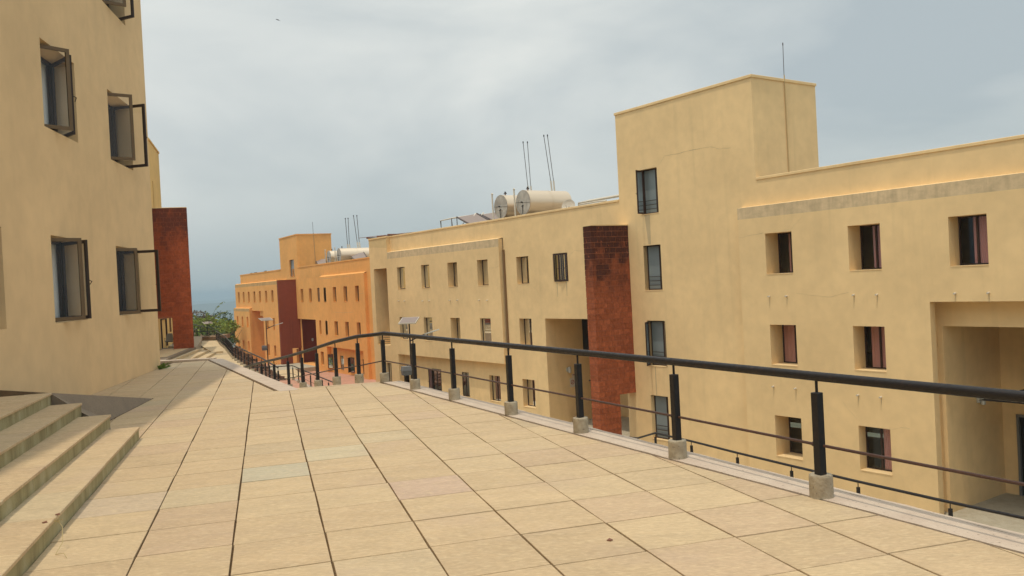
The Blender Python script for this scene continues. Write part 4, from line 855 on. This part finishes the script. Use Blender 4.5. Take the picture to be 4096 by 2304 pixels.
# ================================================================== FAR LEFT BLOCK (yellow, behind the near one)
b2 = empty('yellow_building', F2(2, -5, -1.6), 'sunlit yellow building behind the left one with a tall red laterite pier', 'building')
wl = MB(); wall(wl, F2, 0.0, -9, 0.55, -1.7, 8.6, [], M_yellow); wall(wl, F2, 0.0, 0.55, 6.25, -1.7, 11.75, [(1.55, 1.95, 5.4, 9.3, 0.3)], M_yellow); wl.face([F2(0.55, 0, 8.6), F2(0.55, -8, 8.6), F2(0.55, -8, 11.75), F2(0.55, 0, 11.75)], M_yellow); wall(wl, F2, 0.0, 6.25, 22, -1.7, 7.2, [], M_yellow)
wl.face([F2(6.25, 0, -1.7), F2(6.25, -8, -1.7), F2(6.25, -8, 11.75), F2(6.25, 0, 11.75)], M_yellow); wl.face([F2(-9, 0, -1.7), F2(-9, -8, -1.7), F2(-9, -8, 8.6), F2(-9, 0, 8.6)], M_yellow); wl.face([F2(-9, 0, 8.5), F2(.55, 0, 8.5), F2(.55, -8, 8.5), F2(-9, -8, 8.5)], M_conc)
wl.face([F2(.55, 0, 11.7), F2(6.25, 0, 11.7), F2(6.25, -8, 11.7), F2(.55, -8, 11.7)], M_conc); wl.face([F2(22, 0, -1.7), F2(22, -8, -1.7), F2(22, -8, 7.2), F2(22, 0, 7.2)], M_yellow)
wl.face([F2(6.25, 0, 7.1), F2(22, 0, 7.1), F2(22, -8, 7.1), F2(6.25, -8, 7.1)], M_conc); wl.face([F2(-9, -8, -1.7), F2(22, -8, -1.7), F2(22, -8, 7.2), F2(-9, -8, 7.2)], M_yellow)
wl.build('wall', None, b2)
m_ = MB(); m_.box(F2, (.5, -0.2, 11.75), (6.3, 0.05, 11.87)); m_.build('coping', M_yellow, b2)
m_ = MB(); m_.box(F2, (4.55, 0.0, -1.53), (4.75, 0.10, 0.36)); m_.box(F2, (1.75, 0.0, -1.53), (1.9, 0.08, 0.36)); m_.box(F2, (1.9, 0.0, 0.28), (4.55, 0.09, 0.36)); m_.build('door_frame', M_frame, b2)
m_ = MB(); m_.box(F2, (7.1, 0.0, -0.7), (7.25, 0.12, 5.0)); m_.build('downpipe', M_pipebrown, b2)
m_ = MB(); m_.tube([F2(6.3, -0.5, 7.25), F2(6.8, -0.4, 8.2), F2(8.5, -0.4, 8.2)], 0.03, 6); m_.build('roof_rail', M_white, b2)
pier(b2, F2, 0.0, 0.5, 2.06, -1.53, 7.35, 0.88, 0.42, M_lat2, 11, 0.40, 0.30, 0.012)

# chair by the far pier
ch = empty('chair', (-22.12, 54.15, -1.53), 'grey shell chair with thin metal legs standing in the passage of the far red pier', 'chair')
CH = Frame((-22.12, 54.15), -120, +1)
m_ = MB(); m_.box(CH, (-0.22, -0.24, 0.42 - 1.53), (0.22, 0.22, 0.46 - 1.53)); m_.build('seat', M_blackp, ch)
m_ = MB(); m_.box8([CH(-0.25, -0.22, -1.05), CH(0.25, -0.22, -1.05), CH(0.25, -0.26, -1.05), CH(-0.25, -0.26, -1.05), CH(-0.16, -0.36, -0.56), CH(0.16, -0.36, -0.56), CH(0.16, -0.40, -0.56), CH(-0.16, -0.40, -0.56)]); m_.build('backrest', M_greychair, ch)
for sx in (-1, 1):
    for ty in (-1, 1): m_ = MB(); m_.tube([CH(sx * 0.20, ty * 0.2, -1.11), CH(sx * 0.25, ty * 0.28, -1.53)], 0.012, 6); m_.build('leg', M_pole, ch)
    m_ = MB(); m_.tube([CH(sx * 0.24, -0.24, -0.86), CH(sx * 0.24, 0.18, -0.88), CH(sx * 0.22, 0.2, -1.1)], 0.012, 6); m_.build('armrest', M_blackp, ch)

# ================================================================== ROOF EQUIPMENT
def tank(fr, s, t, z, L, r_, label, zroof):
    e = empty('water_tank', fr(s, t - L / 2, zroof), label, 'water tank', 'hot water tanks lying on the roofs')
    n = 40; m_ = MB(); m_.tube([fr(s, t - k * L / 6, z) for k in range(7)], r_, n, cap=False); m_.build('drum', M_alu, e, smooth=True)
    m_ = MB()
    for half in (0, 1):
        P = [fr(s + (r_ + 0.008) * math.cos(math.pi * k / 16 + half * math.pi + 0.08), t + 0.01, z + (r_ + 0.008) * math.sin(math.pi * k / 16 + half * math.pi + 0.08)) for k in range(17)]; m_.face(P)
    m_.build('end_plate', M_tankend, e)
    m_ = MB(); P = [fr(s + r_ * math.cos(2 * math.pi * k / n), t - L, z + r_ * math.sin(2 * math.pi * k / n)) for k in range(n)]; m_.face(P); m_.build('end_plate', M_tankend, e)
    for tt in (t - 0.002, t - L * 0.55):
        m_ = MB(); m_.tube([fr(s, tt, z), fr(s, tt - 0.025, z)], r_ + 0.012, n, cap=False); m_.build('seam', M_alu, e, smooth=True)
    m_ = MB(); c_, s_ = math.cos(0.08), math.sin(0.08); m_.box8([fr(s + x * c_ - y * s_, t + q, z + x * s_ + y * c_) for q in (0.012, 0.018) for x, y in ((-r_, -.008), (r_, -.008), (r_, .008), (-r_, .008))]); m_.build('seam', M_blackp, e)
    for q in (0.5, 1.9):
        m_ = MB(); m_.box(fr, (s - 0.3, t - q - 0.04, zroof), (s - 0.24, t - q + 0.04, z - 0.45)); m_.box(fr, (s + 0.24, t - q - 0.04, zroof), (s + 0.3, t - q + 0.04, z - 0.45)); m_.box(fr, (s - 0.34, t - q - 0.05, z - r_ - 0.06), (s + 0.34, t - q + 0.05, z - r_ + 0.02)); m_.build('cradle', M_blackp, e)
    m_ = MB(); m_.tube([fr(s + 0.02, t - 0.35, z + r_), fr(s + 0.02, t - 0.35, z + r_ + 0.13)], 0.03, 8, M_rust); m_.tube([fr(s - 0.10, t - 0.35, z + r_ + 0.09), fr(s + 0.14, t - 0.35, z + r_ + 0.09)], 0.028, 8, M_blackp); m_.tube([fr(s + 0.02, t - 0.35, z + r_ + 0.13), fr(s + 0.02, t - 0.35, z + r_ + 0.19)], 0.045, 8, M_blackp); m_.build('valve', None, e)
    m_ = MB(); m_.tube([fr(s + 0.05, t + 0.015, z + 0.02), fr(s + 0.08, t + 0.10, z + 0.02)], 0.035, 8); m_.tube([fr(s, t + 0.06, z - 0.16), fr(s, t + 0.06, z - 0.60)], 0.018, 6); m_.tube([fr(s - 0.06, t + 0.06, z - 0.15), fr(s + 0.05, t + 0.06, z - 0.2)], 0.03, 8); m_.build('valve', M_blackp, e)
    m_ = MB(); m_.tube([fr(s + 0.42, t + 0.22, zroof), fr(s + 0.50, t + 0.20, z + r_ + 0.08)], 0.045, 10); m_.tube([fr(s + 0.50, t + 0.2, z + r_ + 0.08), fr(s + 0.46, t + 0.2, z + r_ + 0.13)], 0.055, 8); m_.build('vent_pipe', M_white, e, smooth=True)
    return e
tank(FA, 35.93, -0.8, 5.74, 2.75, 0.64, 'front aluminium tank on the cream roof, right of its twin', 4.15)
tank(FA, 38.03, -0.8, 5.72, 2.75, 0.64, 'rear aluminium tank on the cream roof, half hidden behind its twin', 4.15)
tank(FB, 78.9, -0.8, 4.95, 3.1, 0.68, 'front pale tank on the orange roof, beside the solar collector', 3.5)
tank(FB, 82.0, -0.8, 4.90, 2.6, 0.66, 'rear pale tank on the orange roof, nearer the orange tower', 3.5)
def mast(fr, b, c, a, t, zroof, label, r_=0.022):
    e = empty('mast', fr(b[0], t, zroof), label, 'mast', 'thin masts behind the roof tanks')
    m_ = MB(); d = ((c[0] - b[0]), (c[1] - b[1])); low = (b[0] - d[0] / d[1] * (b[1] - zroof), zroof)
    m_.tube([fr(low[0], t, zroof), fr(c[0], t, c[1])], r_ * 2.6, 10); m_.build('sleeve', M_white, e, smooth=True)
    m_ = MB(); m_.tube([fr(c[0], t, c[1] - 0.05), fr(a[0], t, a[1])], r_, 8, M_pole); m_.tube([fr(a[0], t, a[1] - 0.04), fr(a[0], t, a[1] + 0.07)], r_ * 1.9, 8, M_blackp); m_.build('rod', None, e, smooth=True)
LB_ = ['leftmost of the four masts on the cream roof', 'second mast from the left on the cream roof', 'third mast from the left on the cream roof', 'rightmost of the four masts on the cream roof']
for q, lab in zip([((40.08, 6.9), (40.11, 7.17), (40.36, 9.76)), ((39.80, 6.87), (39.82, 7.13), (39.93, 9.69)), ((37.83, 6.59), (37.89, 7.2), (38.32, 9.8)), ((37.59, 6.57), (37.63, 7.17), (37.98, 9.76))], LB_): mast(FA, q[0], q[1], q[2], -4.2, 4.15, lab, 0.017)
LB_ = [x.replace('cream', 'orange') for x in LB_]
for q, lab in zip([((86.02, 5.91), (86.08, 6.37), (86.35, 9.11)), ((85.42, 5.87), (85.5, 6.34), (85.48, 9.06)), ((82.9, 5.77), (83.05, 6.4), (83.75, 9.17)), ((82.29, 5.73), (82.44, 6.36), (82.76, 9.09))], LB_): mast(FB, q[0], q[1], q[2], -4.2, 3.5, lab, 0.03)
def collector(fr, st_, sb_, zt_, zb_, tt, tbm, label, zroof):
    """tilted flat collector: top edge (s pair at tt), bottom edge (s pair at tbm)"""
    e = empty('solar_collector', fr((st_[0] + sb_[1]) / 2, (tt + tbm) / 2, zroof), label, 'solar collector', 'flat solar collectors on the roofs')
    q = [fr(st_[0], tt, zt_), fr(st_[1], tt, zt_), fr(sb_[1], tbm, zb_), fr(sb_[0], tbm, zb_)]
    m_ = MB(); m_.box8([(p.x, p.y, p.z - 0.06) for p in q] + [tuple(p) for p in q]); m_.build('frame', M_pframe, e)
    c_ = sum(q, Vector((0, 0, 0))) / 4; m_ = MB(); m_.face([tuple(p + (c_ - p) * 0.05 + Vector((0, 0, 0.004))) for p in q]); m_.build('cell_sheet', M_panel, e)
    for a, b in ((q[0], q[3]), (q[1], q[2])):
        m_ = MB(); m_.tube([a + Vector((0, 0, 0.01)), b + Vector((0, 0, 0.01))], 0.045, 6); m_.build('edge_bar', M_frame, e)
        m_ = MB(); m_.tube([a, (a.x, a.y, zroof)], 0.025, 6); m_.tube([(a.x, a.y, (a.z + zroof) / 2), b.lerp(a, 0.3)], 0.02, 6); m_.build('strut', M_pole, e)
collector(FA, (45.67, 43.3), (41.6, 39.4), 5.85, 5.1, -2.6, -0.9, 'left flat collector tilted behind the cream parapet', 4.15)
collector(FA, (42.9, 41.2), (38.9, 37.4), 5.75, 5.0, -2.6, -0.9, 'second flat collector on the cream roof, next to the tanks', 4.15)
collector(FB, (81.2, 76.9), (75.0, 71.5), 5.10, 4.4, -2.6, -0.9, 'right flat collector on the orange roof, in front of the big tank', 3.5)
collector(FB, (92.4, 88.84), (86.3, 83.1), 5.05, 4.4, -2.6, -0.9, 'left flat collector on the orange roof, by the tower', 3.5)
pr_ = empty('pipe_rail', FA(45, -3.5, 4.15), 'white pipe frame standing on the left part of the cream roof', 'pipe')
m_ = MB(); m_.tube([FA(49.17, -3.5, 4.15), FA(49.27, -3.5, 5.94), FA(47.68, -3.5, 5.97), FA(46.05, -3.5, 5.95), FA(42.9, -3.5, 5.80), FA(39.5, -3.5, 5.7)], 0.05, 8); m_.build('pipe', M_white, pr_, smooth=True)
m_ = MB(); m_.tube([FA(47.68, -3.4, 4.15), FA(47.68, -3.4, 5.95), FA(46.2, -2.6, 5.0)], 0.025, 6); m_.build('strut', M_pole, pr_)
m_ = MB(); m_.tube([FA(43.6, -2.7, 5.86), FA(41.9, -1.2, 5.12)], 0.06, 8); m_.tube([FA(42.7, -2.7, 5.86), FA(41.3, -1.2, 5.14)], 0.035, 8); m_.build('pipe', M_white, pr_, smooth=True)
pr_ = empty('pipe_rail', FA(33, -3.5, 4.15), 'white pipe running from the dish to the cream tower', 'pipe')
m_ = MB(); m_.tube([FA(34.7, -3.5, 4.3), FA(34.63, -3.5, 5.60), FA(33.8, -3.5, 5.62), FA(28.0, -3.5, 5.66)], 0.07, 8); m_.tube([FA(34.5, -3.4, 5.5), FA(32.8, -3.3, 5.5), FA(31.9, -3.0, 5.42)], 0.04, 8); m_.build('pipe', M_white, pr_, smooth=True)
def dish(fr, s, t, z, r_, label, zroof, lean=0.3):
    e = empty('satellite_dish', fr(s, t, zroof), label, 'satellite dish'); m_ = MB(); n = 24; c_ = fr(s, t, z); ax = (fr.n * 0.8 - fr.a * 0.45 + Vector((0, 0, lean))).normalized(); x = ax.cross(Vector((0, 0, 1))).normalized(); y = x.cross(ax)
    pr0 = None
    for q, dd in ((1.0, 0.0), (0.7, -0.07), (0.35, -0.11), (0.02, -0.125)):
        ring = [tuple(c_ + x * (q * r_ * math.cos(2 * math.pi * k / n)) + y * (q * r_ * math.sin(2 * math.pi * k / n)) + ax * dd * r_ * 2) for k in range(n)]
        if pr0:
            for k in range(n): m_.face([pr0[k], pr0[(k + 1) % n], ring[(k + 1) % n], ring[k]])
        pr0 = ring
    m_.build('reflector', M_dish, e, smooth=True)
    m_ = MB(); m_.tube([tuple(c_ - ax * 0.2 * r_), fr(s, t - 0.25, zroof)], 0.025, 6); m_.tube([tuple(c_ - y * r_ * 0.9), tuple(c_ + ax * r_ * 0.9 - y * 0.2 * r_)], 0.01, 5); m_.build('arm', M_pole, e)
dish(FA, 34.55, -2.7, 5.42, 0.38, 'round pale dish on the cream roof between the tanks and the tower', 4.15)
dish(FB, 91.0, -1.4, 4.72, 0.55, 'round white dish on the orange roof beside the tower foot', 3.5)
for s_, z_, w_, lab in ((116.3, 4.42, 0.5, 'dark bundle on the far left of the orange parapet'), (113.9, 4.42, 0.7, 'second dark bundle on the orange parapet'), (108.5, 4.44, 0.4, 'small dark fitting on the orange parapet nearest the tower')):
    m_ = MB(); m_.box(FB, (s_ - w_, -1.1, 3.5), (s_ + w_, -0.8, z_ - 0.02)); m_.tube([FB(s_ - w_, -0.95, z_), FB(s_ + w_, -0.95, z_)], 0.07, 8); small_thing(m_, 'roof_fitting', M_blackp, lab, 'roof fitting')

# ================================================================== SOLAR STREET LAMPS
def lamp(x, y, zg, ztop, hd_panel, hd_arm, label, pw=1.15, pd=0.66, tilt=14, r_=0.042, zbox=None, zarm=None, boxs=0.40):
    e = empty('solar_street_lamp', (x, y, zg), label, 'street lamp', 'solar lamps along the paths')
    m_ = MB(); m_.tube([(x, y, zg), (x, y, ztop - 0.05)], r_ * 1.25, 12, r2=r_ * 0.8); m_.build('pole', M_pole, e, smooth=True)
    F = Frame((x, y), hd_panel, +1); tl = R(tilt); P = []
    for s_, t_ in ((-pd / 2, -pw / 2), (pd / 2, -pw / 2), (pd / 2, pw / 2), (-pd / 2, pw / 2)): q = F(s_ * math.cos(tl), t_, ztop + s_ * math.sin(tl)); P.append(q)
    m_ = MB(); m_.box8([(p.x, p.y, p.z - 0.045) for p in P] + [tuple(p) for p in P]); m_.build('panel_frame', M_pframe, e)
    c_ = sum(P, Vector((0, 0, 0))) / 4; m_ = MB(); m_.face([tuple(p + (c_ - p) * 0.09 + Vector((0, 0, 0.004))) for p in P]); m_.build('solar_panel', M_panel, e)
    za = zarm; G = Frame((x, y), hd_arm, +1)
    m_ = MB(); m_.tube([G(0, 0, za), G(0.35, 0, za + 0.14), G(0.75, 0, za + 0.27)], 0.03, 8); m_.tube([G(0, 0, za + 0.2), G(0.3, 0, za + 0.13)], 0.015, 6); m_.build('arm', M_pole, e, smooth=True)
    m_ = MB(); m_.box8([G(0.65, -.07, za + .22), G(1.35, -.06, za + .40), G(1.35, .06, za + .40), G(0.65, .07, za + .22), G(0.65, -.07, za + .27), G(1.35, -.04, za + .44), G(1.35, .04, za + .44), G(0.65, .07, za + .27)]); m_.build('lamp_head', M_lamphead, e)
    zb_ = zbox; B = Frame((x, y), hd_arm + 180, +1); h = boxs / 2
    def fr8(k0, k1, z0, z1, nm):
        q = [(0.03 + h * (1 - k0), -h * k0), (0.03 + h * (1 + k0), -h * k0), (0.03 + h * (1 + k0), h * k0), (0.03 + h * (1 - k0), h * k0)]; q2 = [(0.03 + h * (1 - k1), -h * k1), (0.03 + h * (1 + k1), -h * k1), (0.03 + h * (1 + k1), h * k1), (0.03 + h * (1 - k1), h * k1)]
        m_ = MB(); m_.box8([B(a, b, z0) for a, b in q] + [B(a, b, z1) for a, b in q2]); m_.build(nm, M_grey, e)
    fr8(0.9, 1.0, zb_ - 0.19, zb_ - 0.01, 'battery_box'); fr8(1.06, 1.06, zb_ - 0.01, zb_ + 0.03, 'box_rim'); fr8(1.0, 0.88, zb_ + 0.03, zb_ + 0.19, 'box_lid')
    return e
lamp(-4.58, 37.0, -5.5, 0.20, 12, 68, 'solar street lamp standing in front of the cream building, battery box low on its pole', pw=0.80, pd=0.62, tilt=22, r_=0.040, zbox=-2.0, zarm=-0.72)
lamp(-20.50, 70.0, -7.1, -0.46, -35, 70, 'solar street lamp in front of the orange building, its arm reaching towards the red pier', pw=1.0, pd=0.9, tilt=12, r_=0.045, zbox=-2.85, zarm=-1.28)
lamp(-33.3, 92.0, -7.6, -1.2, -35, 80, 'far solar street lamp standing among the trees beyond the railings', pw=0.95, pd=0.9, tilt=12, zbox=-4.5, zarm=-2.1)

# ================================================================== VEGETATION
def blob_leaves(mb, c, rx, ry, rz, n, size, rd):
    for _ in range(n):
        a = rd.uniform(0, 2 * math.pi); q = rd.uniform(-0.55, 1); k = rd.uniform(0.55, 1.0) ** 0.5; w_ = math.sqrt(max(0, 1 - q * q))
        p = Vector((c[0] + rx * k * w_ * math.cos(a), c[1] + ry * k * w_ * math.sin(a), c[2] + rz * k * q)); s_ = size * rd.uniform(0.5, 1.3)
        d1 = Vector((rd.uniform(-1, 1), rd.uniform(-1, 1), rd.uniform(-.5, .5))).normalized() * s_; d2 = Vector((rd.uniform(-1, 1), rd.uniform(-1, 1), rd.uniform(-.7, .7))).normalized() * s_ * 0.7
        mb.face([p, p + d1, p + d1 * 0.6 + d2])
def tree(x, y, zg, h, r_, m, label, seed, n=1500, size=0.22, name='tree', lumps=9, group='trees on the slope beyond the path'):
    rd = random.Random(seed); e = empty(name, (x, y, zg), label, 'tree', group)
    t_ = MB(); top = zg + h * 0.62; t_.tube([(x, y, zg), (x + rd.uniform(-.2, .2), y, zg + h * .3), (x + rd.uniform(-.3, .3), y, top)], h * 0.03, 7, r2=h * 0.012)
    for k in range(6):
        a = rd.uniform(0, 6.28); z0 = zg + h * rd.uniform(.25, .5); t_.tube([(x, y, z0), (x + r_ * .4 * math.cos(a), y + r_ * .4 * math.sin(a), z0 + h * .15), (x + r_ * .75 * math.cos(a), y + r_ * .75 * math.sin(a), z0 + h * rd.uniform(.2, .4))], h * 0.012, 5, r2=0.01)
    t_.build('trunk', M_bark, e)
    c_ = MB()
    for k in range(lumps):
        a = rd.uniform(0, 6.28); q = rd.uniform(0.1, 0.75) * r_; zz = zg + h * rd.uniform(0.42, 0.86); rr = r_ * rd.uniform(0.28, 0.5)
        blob_leaves(c_, (x + q * math.cos(a), y + q * math.sin(a), zz), rr, rr, rr * 0.62, n // lumps, size, rd)
    c_.build('crown', m, e); return e
# azimuth of the gap: x/y from -0.375 to -0.30
TR = [(-29.0, 78, -7.2, 5.0, 1.9, M_leaf, 'bright green tree just behind the planter railing'),
      (-31.6, 85, -7.2, 5.7, 2.6, M_leafy, 'yellow green bushy tree left of the far lamp'),
      (-33.6, 96, -7.4, 6.6, 2.9, M_leafy, 'broad yellow green tree in the middle of the gap'),
      (-34.2, 89, -7.2, 6.0, 2.8, M_leaf, 'mid green tree by the red pier'),
      (-32.4, 90, -7.4, 5.4, 2.0, M_leaf, 'green tree close to the orange wall corner'),
      (-30.0, 83, -7.2, 4.2, 1.7, M_leafd, 'low dark tree under the orange wall corner'),
      (-27.0, 75, -6.4, 3.2, 1.6, M_leaf, 'low green tree at the head of the rubble slope'),
      (-38.2, 102, -7.6, 7.6, 2.7, M_leafy, 'sparse yellow green tree behind the far lamp'),
      (-38.5, 112, -8.2, 7.2, 3.4, M_leafy, 'wide bright green crown right of the far lamp'),
      (-45.0, 122, -8.6, 8.6, 3.0, M_dry, 'leafless grey topped tree above the lamp'),
      (-44.6, 131, -9.0, 8.3, 3.4, M_leafd, 'tall dark tree touching the orange wall'),
      (-47.4, 138, -10, 9.2, 2.8, M_leafd, 'dark tree between the two hazy gaps'),
      (-47.6, 124, -9.4, 8.4, 3.6, M_leaf, 'green tree left beside the red pier'),
      (-24.9, 71.6, -3.4, 1.5, 1.0, M_leafd, 'leafy shrub tree just outside the long railing')]
for k, (x, y, z, h, r_, m, lab) in enumerate(TR): tree(x, y, z, h, r_, m, lab, 100 + k, n=2600 if h > 6 else 1800, size=0.26 if y < 100 else 0.34)
# feathery tree with long arching twigs against the haze
e = empty('tree', (-33.5, 92, -7.3), 'feathery tree with long thin twigs against the haze beside the red pier', 'tree', 'trees on the slope beyond the path'); rd = random.Random(77)
t_ = MB(); lf = MB()
for k in range(26):
    a = rd.uniform(-0.6, 6.0); L = rd.uniform(1.2, 3.2); z1 = rd.uniform(-0.6, 1.2); p0 = Vector((-33.5 + rd.uniform(-.4, .4), 92, -2.0 + rd.uniform(-1, .8))); p2 = p0 + Vector((L * math.cos(a), L * math.sin(a) * .6, 1.2 + z1)); p1 = (p0 + p2) / 2 + Vector((0, 0, 0.5))
    t_.tube([p0, p1, p2], 0.02, 4, r2=0.006)
    for q in range(26):
        u_ = rd.uniform(0.35, 1.0); p = p0.lerp(p1, u_ * 2) if u_ < .5 else p1.lerp(p2, u_ * 2 - 1); d1 = Vector((rd.uniform(-1, 1), rd.uniform(-1, 1), rd.uniform(-.5, .3))).normalized() * 0.2; lf.face([p, p + d1, p + d1 * .5 + Vector((0, 0, -.10))])
t_.tube([(-33.5, 92, -7.3), (-33.4, 92, -2.2)], 0.12, 7, r2=0.05); t_.build('trunk', M_bark, e); lf.build('crown', M_leafy, e)
# undergrowth (one mass)
ug = MB(); rd = random.Random(9)
mb = MB()
for k in range(10):
    pass
mb.face([(-18, 74, -7.0), (-30, 74, -6.4), (-70, 150, -12), (-20, 150, -14)]); mb.build('slope', M_grass, kind='structure')
for k in range(420):
    y = rd.uniform(72, 150); x = -y * rd.uniform(0.352, 0.44); z = -6.9 - max(0, y - 80) * 0.06; r_ = rd.uniform(0.5, 1.5)
    blob_leaves(ug, (x, y, z + r_ * 0.5), r_, r_, r_ * 0.9, 55, 0.22, rd)
ug.build('undergrowth', M_leafy, kind='stuff')
ug = MB()
for k in range(160):
    y = rd.uniform(76, 140); x = -y * rd.uniform(0.36, 0.44); z = -6.9 - max(0, y - 80) * 0.06; r_ = rd.uniform(0.6, 1.6)
    blob_leaves(ug, (x, y, z + r_ * 0.9), r_, r_, r_ * 1.1, 50, 0.22, rd)
ug.build('dry_undergrowth', M_dry, kind='stuff')
sh = MB(); rd = random.Random(15)
for k in range(46):
    s_, t_ = rd.uniform(93, 121), rd.uniform(2.0, 6.0); p = FB(s_, t_, -6.9); r_ = rd.uniform(0.4, 0.9); blob_leaves(sh, (p.x, p.y, p.z + r_ * .4), r_, r_, r_ * .8, 60, 0.2, rd)
sh.build('shrubs', M_leaf, kind='stuff')
# bush in the planter
bu = MB(); rd = random.Random(3); blob_leaves(bu, (-25.9, 72.6, -1.45), 0.95, 0.9, 0.7, 420, 0.16, rd); small_thing(bu, 'bush', M_leafd, 'round leafy bush in the planter at the end of the lower path', 'bush')
# weed at the foot of the near wall and the dried weed by the steps
wd = MB(); rd = random.Random(4); p0 = FL(-0.35, 0.06, 0.0)
for k in range(46):
    a = rd.uniform(-1.8, 1.8); q = rd.uniform(0.05, 0.26); p = p0 + FL.a * rd.uniform(-.22, .22) + FL.n * rd.uniform(0, .06); d1 = FL.n * math.cos(a) * q + FL.a * math.sin(a) * q + Vector((0, 0, rd.uniform(0.02, 0.16))); wd.face([p, p + d1 * .6 + Vector((0.02, 0, 0.03)), p + d1, p + d1 * .5 - Vector((.02, .02, .02))])
small_thing(wd, 'weed', M_leaf, 'small green weed growing at the far foot of the sand coloured wall', 'weed')
wd = MB(); b0 = Vector((-3.22, 5.78, 0.0)); M_straw = mat('straw', (0.50, 0.40, 0.20), 0.9)
wd.tube([b0, b0 + Vector((0.01, 0.08, .06)), b0 + Vector((-.03, .16, .15)), b0 + Vector((-.06, .17, .18))], 0.0025, 5); wd.tube([b0, b0 + Vector((0.08, -0.04, .02)), b0 + Vector((.13, -.1, .005))], 0.002, 5)
rd = random.Random(6)
for k in range(26): p = b0 + Vector((-.065, .165, .185)) + Vector((rd.uniform(-.015, .015), rd.uniform(-.015, .015), rd.uniform(-.012, .01))); d1 = Vector((rd.uniform(-1, 1), rd.uniform(-1, 1), rd.uniform(-1, .5))).normalized() * .02; wd.face([p, p + d1, p + d1 * .5 + Vector((0, 0, .008))])
small_thing(wd, 'dry_weed', M_straw, 'dried straw coloured weed leaning against the lowest step', 'weed')
for (x, y, z, lab) in ((-3.46, 6.27, 0.151, 'brown dead leaf on the lowest step near its edge'), (-3.44, 6.06, 0.151, 'pale dead leaf on the lowest step left of the brown one'), (0.55, 5.47, 0.001, 'tiny dark pebble on the paving in front')):
    m_ = MB(); s_ = 0.022; m_.box8([(x - s_, y, z), (x, y - s_, z), (x + s_, y, z), (x, y + s_ * 1.3, z), (x - s_ * .8, y, z + .004), (x, y - s_ * .8, z + .009), (x + s_ * .8, y, z + .005), (x, y + s_ * 1.1, z + .008)])
    small_thing(m_, 'pebble' if 'pebble' in lab else 'dead_leaf', M_rust, lab, 'pebble' if 'pebble' in lab else 'leaf')
# bird
bi = empty('bird', (-13.0, 50.0, 17.75), 'small dark swallow flying high in the sky above the gap', 'bird'); c_ = Vector((-13.0, 50.0, 17.75))
m_ = MB(); m_.tube([c_ + Vector((-.09, 0, .05)), c_ + Vector((-.05, 0, .03)), c_ + Vector((0.0, 0, 0)), c_ + Vector((.06, 0, -.05))], 0.02, 7, r2=0.008); m_.build('body', M_bird, bi, smooth=True)
for q in ((Vector((-.03, -.02, .03)), Vector((-.0, -.10, .0)), Vector((.10, -.20, -.10)), Vector((.0, -.06, -.02))), (Vector((-.03, .02, .04)), Vector((.0, .08, .06)), Vector((.13, .18, -.01)), Vector((.02, .05, .01)))): m_ = MB(); m_.face([c_ + v for v in q]); m_.face([c_ + v + Vector((0, 0, -.006)) for v in reversed(q)]); m_.build('wing', M_bird, bi)

# ================================================================== HAZE
hz = MB(); prism(hz, [(-9000, -2000), (9000, -2000), (9000, 11000), (-9000, 11000)], -75, 24)
hm = bpy.data.materials.new('haze_air'); hm.use_nodes = True; t = hm.node_tree; t.nodes.clear(); o_ = t.nodes.new('ShaderNodeOutputMaterial'); pv = t.nodes.new('ShaderNodeVolumePrincipled')
pv.inputs['Color'].default_value = (0.52, 0.66, 0.78, 1); pv.inputs['Density'].default_value = 0.0004; pv.inputs['Anisotropy'].default_value = 0.2; t.links.new(pv.outputs[0], o_.inputs['Volume'])
hz.build('haze', hm, kind='stuff')
